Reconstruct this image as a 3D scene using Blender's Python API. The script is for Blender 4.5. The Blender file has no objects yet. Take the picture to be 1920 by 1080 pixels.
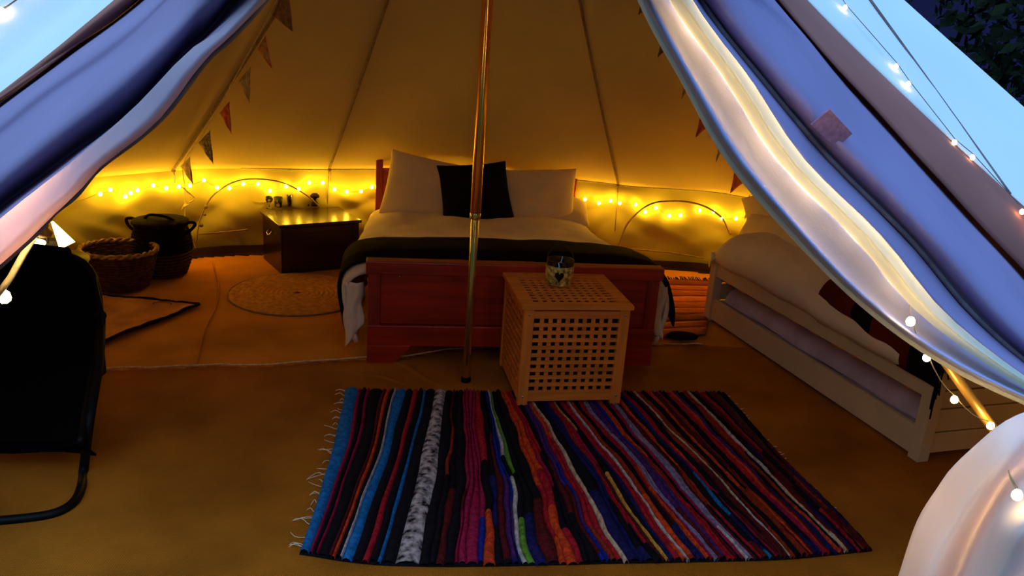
import bpy, bmesh, math, random
from mathutils import Vector, Matrix, noise
PI = math.pi
random.seed(7)
S = bpy.context.scene
COL = S.collection

# ------------------------------------------------------------------ camera
FPX = 1559.0
CAM = Vector((0.144, -3.694, 1.676))
PIT, YAW, ROL = 0.308, 0.0125, 0.0727
_f = Vector((math.sin(YAW)*math.cos(PIT), math.cos(YAW)*math.cos(PIT), -math.sin(PIT)))
_r = Vector((math.cos(YAW), -math.sin(YAW), 0)); _u = _r.cross(_f)
FW = _f; RT = _r*math.cos(ROL)+_u*math.sin(ROL); UP = -_r*math.sin(ROL)+_u*math.cos(ROL)
cd = bpy.data.cameras.new('camera'); cam = bpy.data.objects.new('camera', cd); COL.objects.link(cam)
M = Matrix((RT, UP, -FW)).transposed().to_4x4(); M.translation = CAM
cam.matrix_world = M
cd.sensor_width = 36; cd.lens = FPX/1920*36; cd.clip_start = .02; cd.clip_end = 200
S.camera = cam

# ------------------------------------------------------------------ world and exposure
S.view_settings.view_transform = 'Standard'; S.view_settings.look = 'None'
S.view_settings.gamma = 1; S.view_settings.use_curve_mapping = False
S.view_settings.exposure = 0.0
w = bpy.data.worlds.new('dusk_sky'); S.world = w; w.use_nodes = True
nt = w.node_tree; nt.nodes.clear()
tc = nt.nodes.new('ShaderNodeTexCoord'); sx = nt.nodes.new('ShaderNodeSeparateXYZ')
mr = nt.nodes.new('ShaderNodeMapRange'); mr.inputs[1].default_value = -1.0; mr.inputs[2].default_value = 1.0
mr.inputs[3].default_value = 1.0; mr.inputs[4].default_value = 0.0
cr = nt.nodes.new('ShaderNodeValToRGB')
cr.color_ramp.elements[0].position = 0.0; cr.color_ramp.elements[0].color = (.10, .36, 1.0, 1)
cr.color_ramp.elements[1].position = 1.0; cr.color_ramp.elements[1].color = (.50, .85, 1.0, 1)
bg = nt.nodes.new('ShaderNodeBackground'); bg.inputs[1].default_value = 2.5
ow = nt.nodes.new('ShaderNodeOutputWorld')
nt.links.new(tc.outputs['Generated'], sx.inputs[0]); nt.links.new(sx.outputs['X'], mr.inputs[0])
nt.links.new(mr.outputs[0], cr.inputs[0])
# wooded horizon: below about fifteen degrees it is darkened all round to keep sky light out of the tent
mz = nt.nodes.new('ShaderNodeMapRange'); mz.interpolation_type = 'SMOOTHSTEP'; mz.inputs[1].default_value = .28; mz.inputs[2].default_value = .80
hz = nt.nodes.new('ShaderNodeMix'); hz.data_type = 'RGBA'; hz.inputs[6].default_value = (.003, .004, .02, 1)
nt.links.new(sx.outputs['Z'], mz.inputs[0]); nt.links.new(mz.outputs[0], hz.inputs[0]); nt.links.new(cr.outputs[0], hz.inputs[7]); nt.links.new(hz.outputs[2], bg.inputs[0]); nt.links.new(bg.outputs[0], ow.inputs[0])

BULB = 82.0      # radiance of the warm fairy bulbs

# ------------------------------------------------------------------ helpers
def ray(px, py): return FW + RT*((px-960)/FPX) - UP*((py-540)/FPX)
def Y(px, py, y): d = ray(px, py); return CAM + d*((y-CAM.y)/d.y)
def Z(px, py, z=0.0): d = ray(px, py); return CAM + d*((z-CAM.z)/d.z)

def mesh_obj(name, me, m=None, parent=None, smooth=True):
    o = bpy.data.objects.new(name, me); COL.objects.link(o)
    if m is not None:
        if isinstance(m, (list, tuple)):
            for q in m: me.materials.append(q)
        else: me.materials.append(m)
    if parent is not None: o.parent = parent
    if smooth:
        for p in me.polygons: p.use_smooth = True
    return o
def bobj(name, bm, m=None, parent=None, smooth=False, bev=0.0, sub=0, solid=0.0):
    me = bpy.data.meshes.new(name); bmesh.ops.recalc_face_normals(bm, faces=bm.faces)
    bm.to_mesh(me); bm.free()
    o = mesh_obj(name, me, m, parent, smooth)
    if solid: s = o.modifiers.new('thick', 'SOLIDIFY'); s.thickness = solid; s.offset = 0
    if bev: b = o.modifiers.new('bevel', 'BEVEL'); b.width = bev; b.segments = 2; b.limit_method = 'ANGLE'
    if sub: s = o.modifiers.new('sub', 'SUBSURF'); s.levels = sub; s.render_levels = sub
    return o
def tag(o, label=None, cat=None, group=None, kind=None):
    if label: o['label'] = label
    if cat: o['category'] = cat
    if group: o['group'] = group
    if kind: o['kind'] = kind
    return o
def empty(name, loc, rz, label, cat, group=None):
    o = bpy.data.objects.new(name, None); COL.objects.link(o); o.location = loc; o.rotation_euler = (0, 0, rz)
    o.empty_display_size = .05
    return tag(o, label, cat, group)
def box(bm, x0, x1, y0, y1, z0, z1, rot=None):
    vs = [bm.verts.new(Vector(p)) for p in ((x0,y0,z0),(x1,y0,z0),(x1,y1,z0),(x0,y1,z0),(x0,y0,z1),(x1,y0,z1),(x1,y1,z1),(x0,y1,z1))]
    if rot is not None:
        for v in vs: v.co = rot @ v.co
    for f in ((0,3,2,1),(4,5,6,7),(0,1,5,4),(1,2,6,5),(2,3,7,6),(3,0,4,7)): bm.faces.new([vs[i] for i in f])
    return vs
def tube(bm, pts, r, seg=8, rf=None, cap=True):
    pts = [Vector(p) for p in pts]; n = len(pts); rings = []
    ref = Vector((0, 0, 1))
    t0 = (pts[1]-pts[0]).normalized()
    if abs(t0.dot(ref)) > .9: ref = Vector((0, 1, 0))
    a = t0.cross(ref).normalized()
    for i, p in enumerate(pts):
        t = (pts[min(i+1, n-1)]-pts[max(i-1, 0)])
        t = t.normalized() if t.length > 1e-9 else t0
        a = (a - t*a.dot(t)); a = a.normalized() if a.length > 1e-6 else t.orthogonal().normalized()
        b = t.cross(a); rr = rf(i/(n-1)) if rf else r
        rings.append([bm.verts.new(p+(a*math.cos(2*PI*k/seg)+b*math.sin(2*PI*k/seg))*rr) for k in range(seg)])
    for i in range(n-1):
        for k in range(seg):
            bm.faces.new((rings[i][k], rings[i][(k+1) % seg], rings[i+1][(k+1) % seg], rings[i+1][k]))
    if cap:
        bm.faces.new(rings[0]); bm.faces.new(rings[-1])
def lathe(bm, prof, seg=24, c=(0, 0, 0), cap0=True, cap1=False):
    c = Vector(c); rings = []
    for r, z in prof:
        rings.append([bm.verts.new(c+Vector((r*math.cos(2*PI*k/seg), r*math.sin(2*PI*k/seg), z))) for k in range(seg)])
    for i in range(len(rings)-1):
        for k in range(seg):
            bm.faces.new((rings[i][k], rings[i][(k+1) % seg], rings[i+1][(k+1) % seg], rings[i+1][k]))
    if cap0: bm.faces.new(rings[0])
    if cap1: bm.faces.new(rings[-1])
def grid(bm, nu, nv, fn, closed=False, keep=None):
    V = [[bm.verts.new(fn(i/(nu-(0 if closed else 1)), j/(nv-1))) for j in range(nv)] for i in range(nu)]
    for i in range(nu if closed else nu-1):
        for j in range(nv-1):
            q = (V[i][j], V[(i+1) % nu][j], V[(i+1) % nu][j+1], V[i][j+1])
            if keep and not keep(q): continue
            bm.faces.new(q)
    if keep:
        for v in [v for v in bm.verts if not v.link_faces]: bm.verts.remove(v)
    return V
def cr_(p0, p1, p2, p3, t):
    return 0.5*((2*p1)+(p2-p0)*t+(2*p0-5*p1+4*p2-p3)*t*t+(3*p1-p0-3*p2+p3)*t*t*t)
def spl(P, t):
    n = len(P)-1; x = min(max(t, 0), 1)*n; i = min(int(x), n-1); u = x-i
    return cr_(P[max(i-1, 0)], P[i], P[i+1], P[min(i+2, n)], u)
def curve(P, n): return [spl([Vector(p) for p in P], i/(n-1)) for i in range(n)]
def lin(P, t):
    L = [0]
    for a, b in zip(P, P[1:]): L.append(L[-1]+(b-a).length)
    d = t*L[-1]
    for i in range(len(P)-1):
        if d <= L[i+1] or i == len(P)-2:
            return P[i].lerp(P[i+1], (d-L[i])/max(L[i+1]-L[i], 1e-9))
def nz(x, y=0, z=0, s=1.0): return noise.noise(Vector((x*s+3.1, y*s-1.7, z*s+5.3)))

# ------------------------------------------------------------------ materials
def mat(name, c, rough=.7, metal=0, var=.12, vs=8, bump=0, bs=40, trans=0, spec=.5, stretch=None, c2=None, sheen=0):
    m = bpy.data.materials.new(name); m.use_nodes = True; nt = m.node_tree; N = nt.nodes; L = nt.links
    b = N['Principled BSDF']; b.inputs['Roughness'].default_value = rough; b.inputs['Metallic'].default_value = metal
    b.inputs['Specular IOR Level'].default_value = spec
    tcn = N.new('ShaderNodeTexCoord'); mp = N.new('ShaderNodeMapping'); L.new(tcn.outputs['Object'], mp.inputs[0])
    if stretch: mp.inputs['Scale'].default_value = stretch
    n = N.new('ShaderNodeTexNoise'); n.inputs['Scale'].default_value = vs; n.inputs['Detail'].default_value = 5
    L.new(mp.outputs[0], n.inputs['Vector'])
    mx = N.new('ShaderNodeMix'); mx.data_type = 'RGBA'
    ca = tuple(max(0, q*(1-var)) for q in c); cb = c2 if c2 else tuple(min(1, q*(1+var)) for q in c)
    mx.inputs[6].default_value = (*ca, 1); mx.inputs[7].default_value = (*cb, 1)
    ramp = N.new('ShaderNodeMapRange'); ramp.inputs[1].default_value = .35; ramp.inputs[2].default_value = .65
    L.new(n.outputs[0], ramp.inputs[0]); L.new(ramp.outputs[0], mx.inputs[0]); L.new(mx.outputs[2], b.inputs['Base Color'])
    if bump:
        n2 = N.new('ShaderNodeTexNoise'); n2.inputs['Scale'].default_value = bs; n2.inputs['Detail'].default_value = 3
        L.new(mp.outputs[0], n2.inputs['Vector'])
        bp = N.new('ShaderNodeBump'); bp.inputs['Strength'].default_value = bump; bp.inputs['Distance'].default_value = .01
        L.new(n2.outputs[0], bp.inputs['Height']); L.new(bp.outputs[0], b.inputs['Normal'])
    if sheen: b.inputs['Sheen Weight'].default_value = sheen
    if trans:
        out = N['Material Output']; t = N.new('ShaderNodeBsdfTranslucent'); ms = N.new('ShaderNodeMixShader')
        ms.inputs[0].default_value = trans; L.new(mx.outputs[2], t.inputs[0])
        L.new(b.outputs[0], ms.inputs[1]); L.new(t.outputs[0], ms.inputs[2]); L.new(ms.outputs[0], out.inputs[0])
    return m
def wood(name, c, rough=.35, var=.35, ax=0):
    st = [9, 9, 9]; st[ax] = .8
    return mat(name, c, rough, var=var, vs=3, stretch=tuple(st), bump=.08, bs=5)
def woven(name, c, sc=220, rough=.9, var=.25, bumpy=.6):
    m = mat(name, c, rough, var=var, vs=2.2); nt = m.node_tree; N = nt.nodes; L = nt.links; b = N['Principled BSDF']
    tcn = N.new('ShaderNodeTexCoord')
    wv = []
    for d in ('X', 'Y'):
        k = N.new('ShaderNodeTexWave'); k.bands_direction = d; k.inputs['Scale'].default_value = sc/6.28
        k.inputs['Distortion'].default_value = 1.2; k.inputs['Detail'].default_value = 1
        L.new(tcn.outputs['Object'], k.inputs[0]); wv.append(k)
    a = N.new('ShaderNodeMath'); a.operation = 'MULTIPLY'; L.new(wv[0].outputs['Fac'], a.inputs[0]); L.new(wv[1].outputs['Fac'], a.inputs[1])
    bp = N.new('ShaderNodeBump'); bp.inputs['Strength'].default_value = bumpy; bp.inputs['Distance'].default_value = .003
    L.new(a.outputs[0], bp.inputs['Height']); L.new(bp.outputs[0], b.inputs['Normal'])
    b.inputs['Specular IOR Level'].default_value = .08
    return m
def glow(name, c, s):
    m = bpy.data.materials.new(name); m.use_nodes = True; nt = m.node_tree; nt.nodes.clear()
    e = nt.nodes.new('ShaderNodeEmission'); e.inputs[0].default_value = (*c, 1); e.inputs[1].default_value = s
    o = nt.nodes.new('ShaderNodeOutputMaterial'); nt.links.new(e.outputs[0], o.inputs[0]); return m
def glassm(name, c=(1, 1, 1), r=.02):
    m = bpy.data.materials.new(name); m.use_nodes = True; b = m.node_tree.nodes['Principled BSDF']
    b.inputs['Base Color'].default_value = (*c, 1); b.inputs['Transmission Weight'].default_value = 1; b.inputs['Roughness'].default_value = r
    return m

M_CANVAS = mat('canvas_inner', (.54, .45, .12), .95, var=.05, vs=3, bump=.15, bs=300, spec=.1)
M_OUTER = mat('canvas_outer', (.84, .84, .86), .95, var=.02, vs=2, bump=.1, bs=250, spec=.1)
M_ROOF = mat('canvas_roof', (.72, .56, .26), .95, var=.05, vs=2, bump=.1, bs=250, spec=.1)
M_FLAP = mat('canvas_flap', (.34, .25, .42), .9, var=.05, vs=4, bump=.1, bs=250, trans=.10, spec=.1)
M_INNERP = mat('thin_inner_panel', (.36, .36, .62), .9, var=.08, vs=4, bump=.1, bs=250, trans=.03, spec=.1)
M_FACING = mat('shaded_facing_canvas', (.42, .15, .12), .9, var=.06, vs=4, trans=.12, spec=.1)  # door canvas with its shade put into a darker mauve colour
M_HEM = mat('canvas_hem', (.78, .76, .74), .8, var=.05, vs=4, trans=.12, spec=.2)
M_TAPE = mat('seam_tape', (.30, .20, .10), .9, var=.2, vs=30)
M_SEWN = mat('sewn_webbing', (.16, .12, .14), .9, var=.2, vs=30)
M_ROPE = mat('cotton_rope', (.62, .52, .36), .9, var=.2, vs=60)
M_PATCH = mat('mesh_vent', (.20, .11, .22), .95, var=.2, vs=90)
M_JUTE = woven('jute_matting', (.38, .120, .009), 260)
M_JUTE2 = woven('jute_matting_far', (.58, .22, .022), 260)
M_SHEET = mat('groundsheet', (.035, .014, .007), .9, var=.2, vs=5, spec=.05)
M_EDGE = mat('mat_edge_thread', (.72, .48, .25), .9, var=.2, vs=50)
M_GRASS = mat('grass', (.03, .05, .015), .95, var=.4, vs=20, bump=.6, bs=60)
M_RED = wood('cherry_wood', (.36, .022, .006), .33, .30)
M_REDD = wood('cherry_wood_upright', (.30, .022, .008), .35, .30, ax=2)
M_DARKW = wood('dark_chest_wood', (.022, .004, .003), .25, .35)
M_OAK = wood('acacia_wood', (.82, .25, .03), .5, .2, ax=2)
M_OAKH = wood('acacia_wood_across', (.82, .25, .03), .5, .2, ax=0)
M_WHITEW = mat('white_painted_wood', (.74, .58, .36), .45, var=.05, vs=5, bump=.03, bs=30)
M_LINEN = mat('white_linen', (.90, .74, .55), .95, var=.04, vs=6, bump=.12, bs=30, spec=.1, sheen=.2)
M_PILLOW = mat('pillow_cotton', (.90, .73, .50), .95, var=.04, vs=8, bump=.12, bs=25, spec=.1)
M_BLACKC = mat('black_velvet', (.006, .005, .007), .9, var=.3, vs=20, spec=.15)
M_THROW = woven('charcoal_throw', (.006, .0010, .0018), 400, .95, .4)
M_STEEL = mat('screw_steel', (.7, .7, .72), .25, 1, var=.05)
M_BRASS = mat('copper_brass_pole', (.92, .42, .10), .2, 1, var=.1, vs=5, stretch=(8, 8, .6))
M_ZINC = mat('brassy_zinc_pole', (.66, .56, .18), .22, 1, var=.12, vs=5, stretch=(8, 8, .6))
M_GOLDP = mat('golden_door_pole', (.80, .45, .10), .35, .6, var=.12, vs=5)
M_BLACKM = mat('black_metal', (.003, .003, .003), .5, 0, var=.2, spec=.15)
M_BLACKF = woven('black_sling_fabric', (.002, .001, .0015), 300, .95)
M_WICK = mat('brown_wicker', (.085, .026, .010), .8, var=.4, vs=40, bump=.4, bs=90, spec=.12)
M_WICKL = mat('pale_wicker_rim', (.34, .16, .05), .6, var=.4, vs=40, bump=.4, bs=90)
M_DKBASK = mat('dark_basket_weave', (.008, .004, .003), .9, var=.4, vs=50, bump=.5, bs=80, spec=.05)
M_GLASS = bpy.data.materials.new('thin_clear_glass'); M_GLASS.use_nodes = True; _n = M_GLASS.node_tree; _n.nodes.clear()
_t = _n.nodes.new('ShaderNodeBsdfTransparent'); _t.inputs[0].default_value = (.93, .94, .92, 1); _g = _n.nodes.new('ShaderNodeBsdfGlossy'); _g.inputs['Roughness'].default_value = .08
_d = _n.nodes.new('ShaderNodeFresnel'); _d.inputs[0].default_value = 1.8; _x = _n.nodes.new('ShaderNodeMixShader'); _o = _n.nodes.new('ShaderNodeOutputMaterial')
_n.links.new(_d.outputs[0], _x.inputs[0]); _n.links.new(_t.outputs[0], _x.inputs[1]); _n.links.new(_g.outputs[0], _x.inputs[2]); _n.links.new(_x.outputs[0], _o.inputs[0])
M_MERC = mat('bark_foil', (.72, .46, .12), .5, .2, var=.75, vs=55, bump=.5, bs=90)
M_HEART = mat('dark_heart', (.02, .010, .006), .8, var=.2, spec=.1)
M_WIRE = mat('dark_wire', (.04, .03, .02), .5, .5, var=.2)
M_LWIRE = mat('clear_light_wire', (.45, .36, .18), .4, 0, var=.2)
M_BULB = glow('warm_bulb', (1.0, .56, .03), BULB)
M_BULB3 = glow('warm_white_bulb', (1.0, .66, .22), BULB*.85)
M_BULB2 = glow('warm_bulb_outdoors', (1.0, .72, .30), 14)
M_SPREAD = mat('round_seagrass', (.62, .28, .045), .95, var=.2, vs=30, bump=.4, bs=90, spec=.05)

# ------------------------------------------------------------------ tent shape
ZR, ZA = .60, 3.12
RIM = [(-140, 2.82), (-115, 2.75), (-90, 2.7), (-65, 2.8), (-40, 2.98), (-15, 3.42), (15, 3.42), (38, 3.05), (52, 2.86), (68, 2.52), (92, 2.41), (118, 2.42), (140, 2.68), (160, 2.78), (185, 3.15), (205, 3.35), (220, 2.82)]
def rim(a):
    a = ((a+140) % 360)-140
    for (a0, r0), (a1, r1) in zip(RIM, RIM[1:]):
        if a0 <= a <= a1:
            t = (a-a0)/(a1-a0); t = t*t*(3-2*t); return r0+(r1-r0)*t
    return RIM[-1][1]
SEAMS = [-32, -7, 18, 43, 68, 92.5, 118, 140.5, 165, 190, 213]
def roof_r(a, z):
    s = min(max((ZA-z)/(ZA-ZR), 0), 1)
    R = rim(a)*(s-.10*s*(1-s))
    k = min(abs(((a-q+180) % 360)-180) for q in SEAMS)/12.5      # canvas sags inward between the seams
    return R - .035*min(k, 1)*s*(1-s)*3
def march(px, py, off=0.0, exit_=True, zt=None):
    d = ray(px, py).normalized(); t = .3; ins = None
    while t < 9:
        p = CAM+d*t; a = math.degrees(math.atan2(p.y, p.x)); r = math.hypot(p.x, p.y)
        R = roof_r(a, p.z) if p.z > ZR else rim(a)
        c = r < R-off
        if exit_ and ins and not c: return p
        if not exit_ and ins is False and c: return p
        ins = c; t += .004
    return None
def az_edge(z, side):           # azimuth where the roof canvas ends beside the doorway
    if side > 0: return -47+(1.8-z)*12 if z < 1.8 else -47-(z-1.8)*6
    return 228-(1.62-z)*9 if z < 1.62 else 228+(z-1.62)*6

APEX = Vector((0, 0, ZA))
def canvas_wall(name, a0, a1, n):
    bm = bmesh.new()
    def fn(u, v):
        a = a0+(a1-a0)*u; R = rim(a)*(1.03-.03*v); z = ZR*v
        s = math.radians(a)*2.6
        env = math.sin(PI*min(max(v, 0), 1))**.6
        d = (abs(nz(s*1.6+z*3.4, z*1.5-s*.6, 0))*1.0-.25)*.09 + nz(s*5-z*8, z*3.0, 4)*.028 + nz(s*14, z*12, 9)*.004
        R -= d*env
        return Vector((R*math.cos(math.radians(a)), R*math.sin(math.radians(a)), z))
    grid(bm, n, 34, fn)
    o = bobj(name, bm, M_CANVAS, None, True); tag(o, kind='structure'); return o
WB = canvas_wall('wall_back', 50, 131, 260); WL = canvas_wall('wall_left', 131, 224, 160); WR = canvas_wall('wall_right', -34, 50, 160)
bm = bmesh.new()
def froof(u, v):
    z = ZR+(ZA-ZR)*v
    a0, a1 = az_edge(z, 1), az_edge(z, -1); a = a0+(a1-a0)*u
    R = roof_r(a, z); s = math.radians(a)*2.6
    R += nz(s*1.3+z*1.2, z*1.1, 2)*.03*math.sin(PI*v)+nz(s*4+z*3, z*1.3-s, 6)*.014*max(0, 1-v*2.2)*min(1, v*12)
    return Vector((R*math.cos(math.radians(a)), R*math.sin(math.radians(a)), z))
grid(bm, 340, 60, froof)
bm.normal_update()
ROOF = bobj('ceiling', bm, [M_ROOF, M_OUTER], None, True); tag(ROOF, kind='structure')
if sum(1 for p in ROOF.data.polygons if p.normal.dot(p.center-Vector((0, 0, 1))) > 0) > len(ROOF.data.polygons)/2: ROOF.data.flip_normals()
sm_ = ROOF.modifiers.new('thick', 'SOLIDIFY'); sm_.thickness = .004; sm_.offset = -1; sm_.material_offset = 1; sm_.material_offset_rim = 1
for q in SEAMS:
    bm = bmesh.new(); P = []
    for i in range(24):
        z = ZR+(ZA-.1-ZR)*i/23; R = roof_r(q, z)-.012
        P.append((R*math.cos(math.radians(q)), R*math.sin(math.radians(q)), z))
    tube(bm, P, .009, 6); bobj('roof_seam', bm, M_TAPE, ROOF, True)
# hem band, where the roof meets the wall
bm = bmesh.new(); tube(bm, [((rim(a)-.006)*math.cos(math.radians(a)), (rim(a)-.006)*math.sin(math.radians(a)), ZR+.002) for a in [50+i*1.0 for i in range(82)]], .004, 5)
bobj('wall_hem', bm, M_ROPE, WB, True)
for a in (68, 92.5, 118):
    bm = bmesh.new(); c, s = math.cos(math.radians(a)), math.sin(math.radians(a))
    tube(bm, [((rim(a)*(1.03-.03*t)-.012)*c, (rim(a)*(1.03-.03*t)-.012)*s, ZR*t) for t in (0, .3, .6, 1)], .004, 5); bobj('wall_seam', bm, M_TAPE, WB, True)
for a, W in ((68, WB), (118, WB), (140.5, WL)):
    c, s = math.cos(math.radians(a)), math.sin(math.radians(a)); R = rim(a)-.03
    bm = bmesh.new(); bmesh.ops.create_uvsphere(bm, u_segments=10, v_segments=6, radius=.013, matrix=Matrix.Translation((R*c, R*s, ZR+.005)))
    bobj('toggle', bm, M_TAPE, W, True)
    bm = bmesh.new(); tube(bm, [(R*c, R*s, ZR), (R*c+.01, R*s, ZR-.04), (R*c+.006, R*s-.004, ZR-.075), (R*c-.004, R*s, ZR-.03), (R*c, R*s, ZR)], .003, 5)
    bobj('tie_loop', bm, M_ROPE, W, True)
# arched window zips on the wall
def wpt(px, py, off=.012): return march(px, py, off)
def zipline(name, pts, n, r, parent, m):
    bm = bmesh.new(); P = [march(*spl([Vector(p) for p in pts], i/(n-1)).to_2d(), .035) for i in range(n)]
    P = [p for p in P if p is not None]; tube(bm, P, r, 6); return bobj(name, bm, m, parent, True)
w1 = zipline('window_1', [(368, 455, 0), (376, 410, 0), (400, 366, 0), (450, 338, 0), (520, 340, 0), (575, 366, 0), (610, 400, 0)], 40, .005, None, M_TAPE); tag(w1, kind='structure')
zipline('zip_flap', [(372, 440, 0), (400, 437, 0), (430, 434, 0), (466, 430, 0)], 12, .005, w1, M_TAPE)
w2 = zipline('window_2', [(1158, 470, 0), (1176, 420, 0), (1215, 385, 0), (1260, 377, 0), (1310, 383, 0), (1350, 405, 0), (1370, 440, 0)], 40, .007, None, M_TAPE); tag(w2, kind='structure')
zipline('zip_flap', [(1170, 466, 0), (1220, 470, 0), (1260, 474, 0), (1320, 484, 0)], 12, .005, w2, M_TAPE)
for (x, y, rr) in ((386, 388, .013), (384, 402, .011), (377, 422, .016)):
    p = march(x, y, .05); bm = bmesh.new(); bmesh.ops.create_uvsphere(bm, u_segments=8, v_segments=6, radius=rr, matrix=Matrix.Translation(p)); bobj('toggle', bm, M_TAPE, w1, True)

# ------------------------------------------------------------------ floor, grass outside
bm = bmesh.new(); ring = []
for i in range(120):
    a = i*3-140; R = rim(a)*1.03; ring.append(bm.verts.new((R*math.cos(math.radians(a)), R*math.sin(math.radians(a)), 0)))
bm.faces.new(ring); tag(bobj('floor', bm, M_SHEET), kind='structure')
bm = bmesh.new()       # upturned groundsheet edge
def ftub(u, v):
    a = 45+180*u; R = rim(a)*(1.03)-.03-.03*(1-v)+nz(a*.15, v)*.01
    return Vector((R*math.cos(math.radians(a)), R*math.sin(math.radians(a)), .003+.045*v+.008*nz(a*.2, 3)))
grid(bm, 160, 4, ftub); tag(bobj('baseboard_back', bm, M_SHEET, None, True), kind='structure')
bm = bmesh.new(); bmesh.ops.create_circle(bm, cap_ends=True, radius=40, segments=48, matrix=Matrix.Translation((0, 0, -.02)))
tag(bobj('lawn', bm, M_GRASS), kind='structure')

def matting(name, test, m, label, z, res=.04, box_=(-2.9, 3.1, -2.4, 2.6), amp=.006):
    bm = bmesh.new(); x0, x1, y0, y1 = box_; nx = int((x1-x0)/res); ny = int((y1-y0)/res)
    def fn(u, v):
        x = x0+(x1-x0)*u; y = y0+(y1-y0)*v
        d = amp*max(0, nz(x*1.1+.5*y, y*2.6, 1))*2 + amp*.6*nz(x*5, y*2, 3)
        return Vector((x, y, z+abs(d)))
    def keep(q):
        c = sum((v.co for v in q), Vector())/4; a = math.degrees(math.atan2(c.y, c.x))
        return c.xy.length < rim(a)*1.03-.16+nz(a*.2, 0)*.01 and test(c.x, c.y)
    grid(bm, nx, ny, fn, keep=keep)
    o = bobj(name, bm, m, None, True, solid=.004); return tag(o, label, 'floor mat')
# pale selvedge line where the near strip overlaps the far one
ED = [Z(-60, 700), Z(80, 702), Z(200, 697), Z(300, 694), Z(400, 690), Z(500, 690), Z(600, 682), Z(690, 676), Z(760, 674), Z(840, 660), Z(1000, 655), Z(1300, 650), Z(1500, 660)]
ED = [Vector((-2.9, ED[0].y, 0))]+ED+[Vector((3.1, ED[-1].y, 0))]
def edge_y(x):
    for a, b in zip(ED, ED[1:]):
        if a.x <= x <= b.x: return a.y+(b.y-a.y)*(x-a.x)/(b.x-a.x)
    return .2
near = matting('jute_matting', lambda x, y: y < edge_y(x), M_JUTE, 'near strip of brown jute floor matting under the striped rug', .007, .03)
far = matting('jute_matting', lambda x, y: y >= edge_y(x)-.03, M_JUTE2, 'far strip of brown jute floor matting under the wooden bed and chest', .002, .03)
bm = bmesh.new(); P = []
for i in range(160):
    x = -2.0+3.3*i/159; P.append((x, edge_y(x)+.006*nz(x*9), .018+.003*nz(x*20)))
tube(bm, P, .0045, 6); bobj('selvedge', bm, M_EDGE, near, True)
P = [Z(400, 495), Z(410, 540), Z(405, 580), Z(385, 620), Z(368, 690)]
bm = bmesh.new(); tube(bm, [p+Vector((0, 0, .012)) for p in curve(P, 20)], .005, 6); bobj('mat_ridge', bm, M_JUTE2, far, True)
# gentle folds in the matting in front of the bed
for pts in (((590, 676), (640, 700), (720, 712), (800, 738)), ((700, 672), (760, 690), (800, 716), (850, 735))):
    bm = bmesh.new(); tube(bm, [Z(*spl([Vector((*q, 0)) for q in pts], i/19).to_2d())+Vector((0, 0, .0)) for i in range(20)], .02, 8, rf=lambda t: .004+.020*math.sin(PI*t)); bobj('matting_fold', bm, M_JUTE, near, True)

# ------------------------------------------------------------------ doorway canvas
def loft(name, cols, n, m, parent=None, sub=6, noise_amp=.006, solid=.003, top=True, seed=0):
    C = []
    for c in cols:
        P = [p if isinstance(p, Vector) else Y(*p) for p in c]
        if top:
            P = [APEX+Vector((P[0].x*.12, -.12+P[0].y*.03, -.12)), ]+P
        Q = curve(P, 60); C.append([lin(Q, i/(n-1)) for i in range(n)])
    nc = len(C); bm = bmesh.new(); mcount = (nc-1)*sub+1
    def fn(u, v):
        i = round(u*(n-1)); p = spl([c[i] for c in C], v)
        return p+Vector((nz(p.x*5, p.z*5, seed), nz(p.x*6, p.z*6, seed+4), 0))*noise_amp
    grid(bm, n, mcount, fn)
    return bobj(name, bm, m, parent, True, solid=solid)
def colx(pts, y): return [(a, b, y if not isinstance(y, (list, tuple)) else y[min(i, len(y)-1)]) for i, (a, b) in enumerate(pts)]
YV = [-250, 0, 150, 300, 450, 580, 680, 755, 830]
def rc(xs, y): return colx(list(zip(xs, YV)), y)
R_E0 = rc([1110, 1205, 1285, 1370, 1498, 1632, 1774, 1930, 2120], -2.16)
R_E0b = rc([1116, 1214, 1297, 1386, 1515, 1648, 1790, 1945, 2130], -2.23)
R_E1 = rc([1124, 1227, 1311, 1405, 1532, 1663, 1808, 1955, 2135], -2.16)
R_E2 = rc([1140, 1256, 1362, 1458, 1606, 1715, 1846, 1975, 2150], -2.10)
R_EM = rc([1155, 1277, 1385, 1483, 1633, 1740, 1866, 1990, 2160], -2.17)
R_E3 = rc([1170, 1298, 1408, 1508, 1658, 1765, 1885, 2005, 2170], -2.07)
R_E4 = rc([1180, 1312, 1428, 1556, 1706, 1815, 1925, 2040, 2190], -1.92)
R_M1 = rc([1205, 1350, 1470, 1605, 1752, 1862, 1965, 2060, 2200], -1.96)
R_M2 = rc([1240, 1405, 1525, 1655, 1795, 1910, 2010, 2090, 2210], -1.84)
R_E5 = rc([1276, 1458, 1590, 1732, 1868, 1990, 2075, 2145, 2230], -1.34)
rflap = loft('door_flap', [R_E3, R_E4, R_M1, R_M2, R_E5], 70, M_FLAP, seed=3)
loft('inner_panel', [R_E0, R_E0b, R_E1, R_E2], 70, M_INNERP, rflap, seed=3)
tag(rflap, 'right door flap of the tent swept aside, with a small square patch', 'tent flap')
bm = bmesh.new(); tube(bm, [Y(*p) for p in R_E0b], .012, 8) if False else None
def strand(name, col, r, m, parent, dy=-.006, top=True):
    P = curve([Y(a, b, c+dy) for a, b, c in col], 60); bm = bmesh.new(); tube(bm, P, r, 6); return bobj(name, bm, m, parent, True)
strand('piped_hem', rc([1110, 1205, 1285, 1370, 1498, 1632, 1774, 1930, 2120], -2.17), .009, M_HEM, rflap)
strand('sewn_seam', rc([1181, 1313, 1429, 1557, 1707, 1816, 1926, 2041, 2191], -1.935), .006, M_SEWN, rflap)
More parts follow.
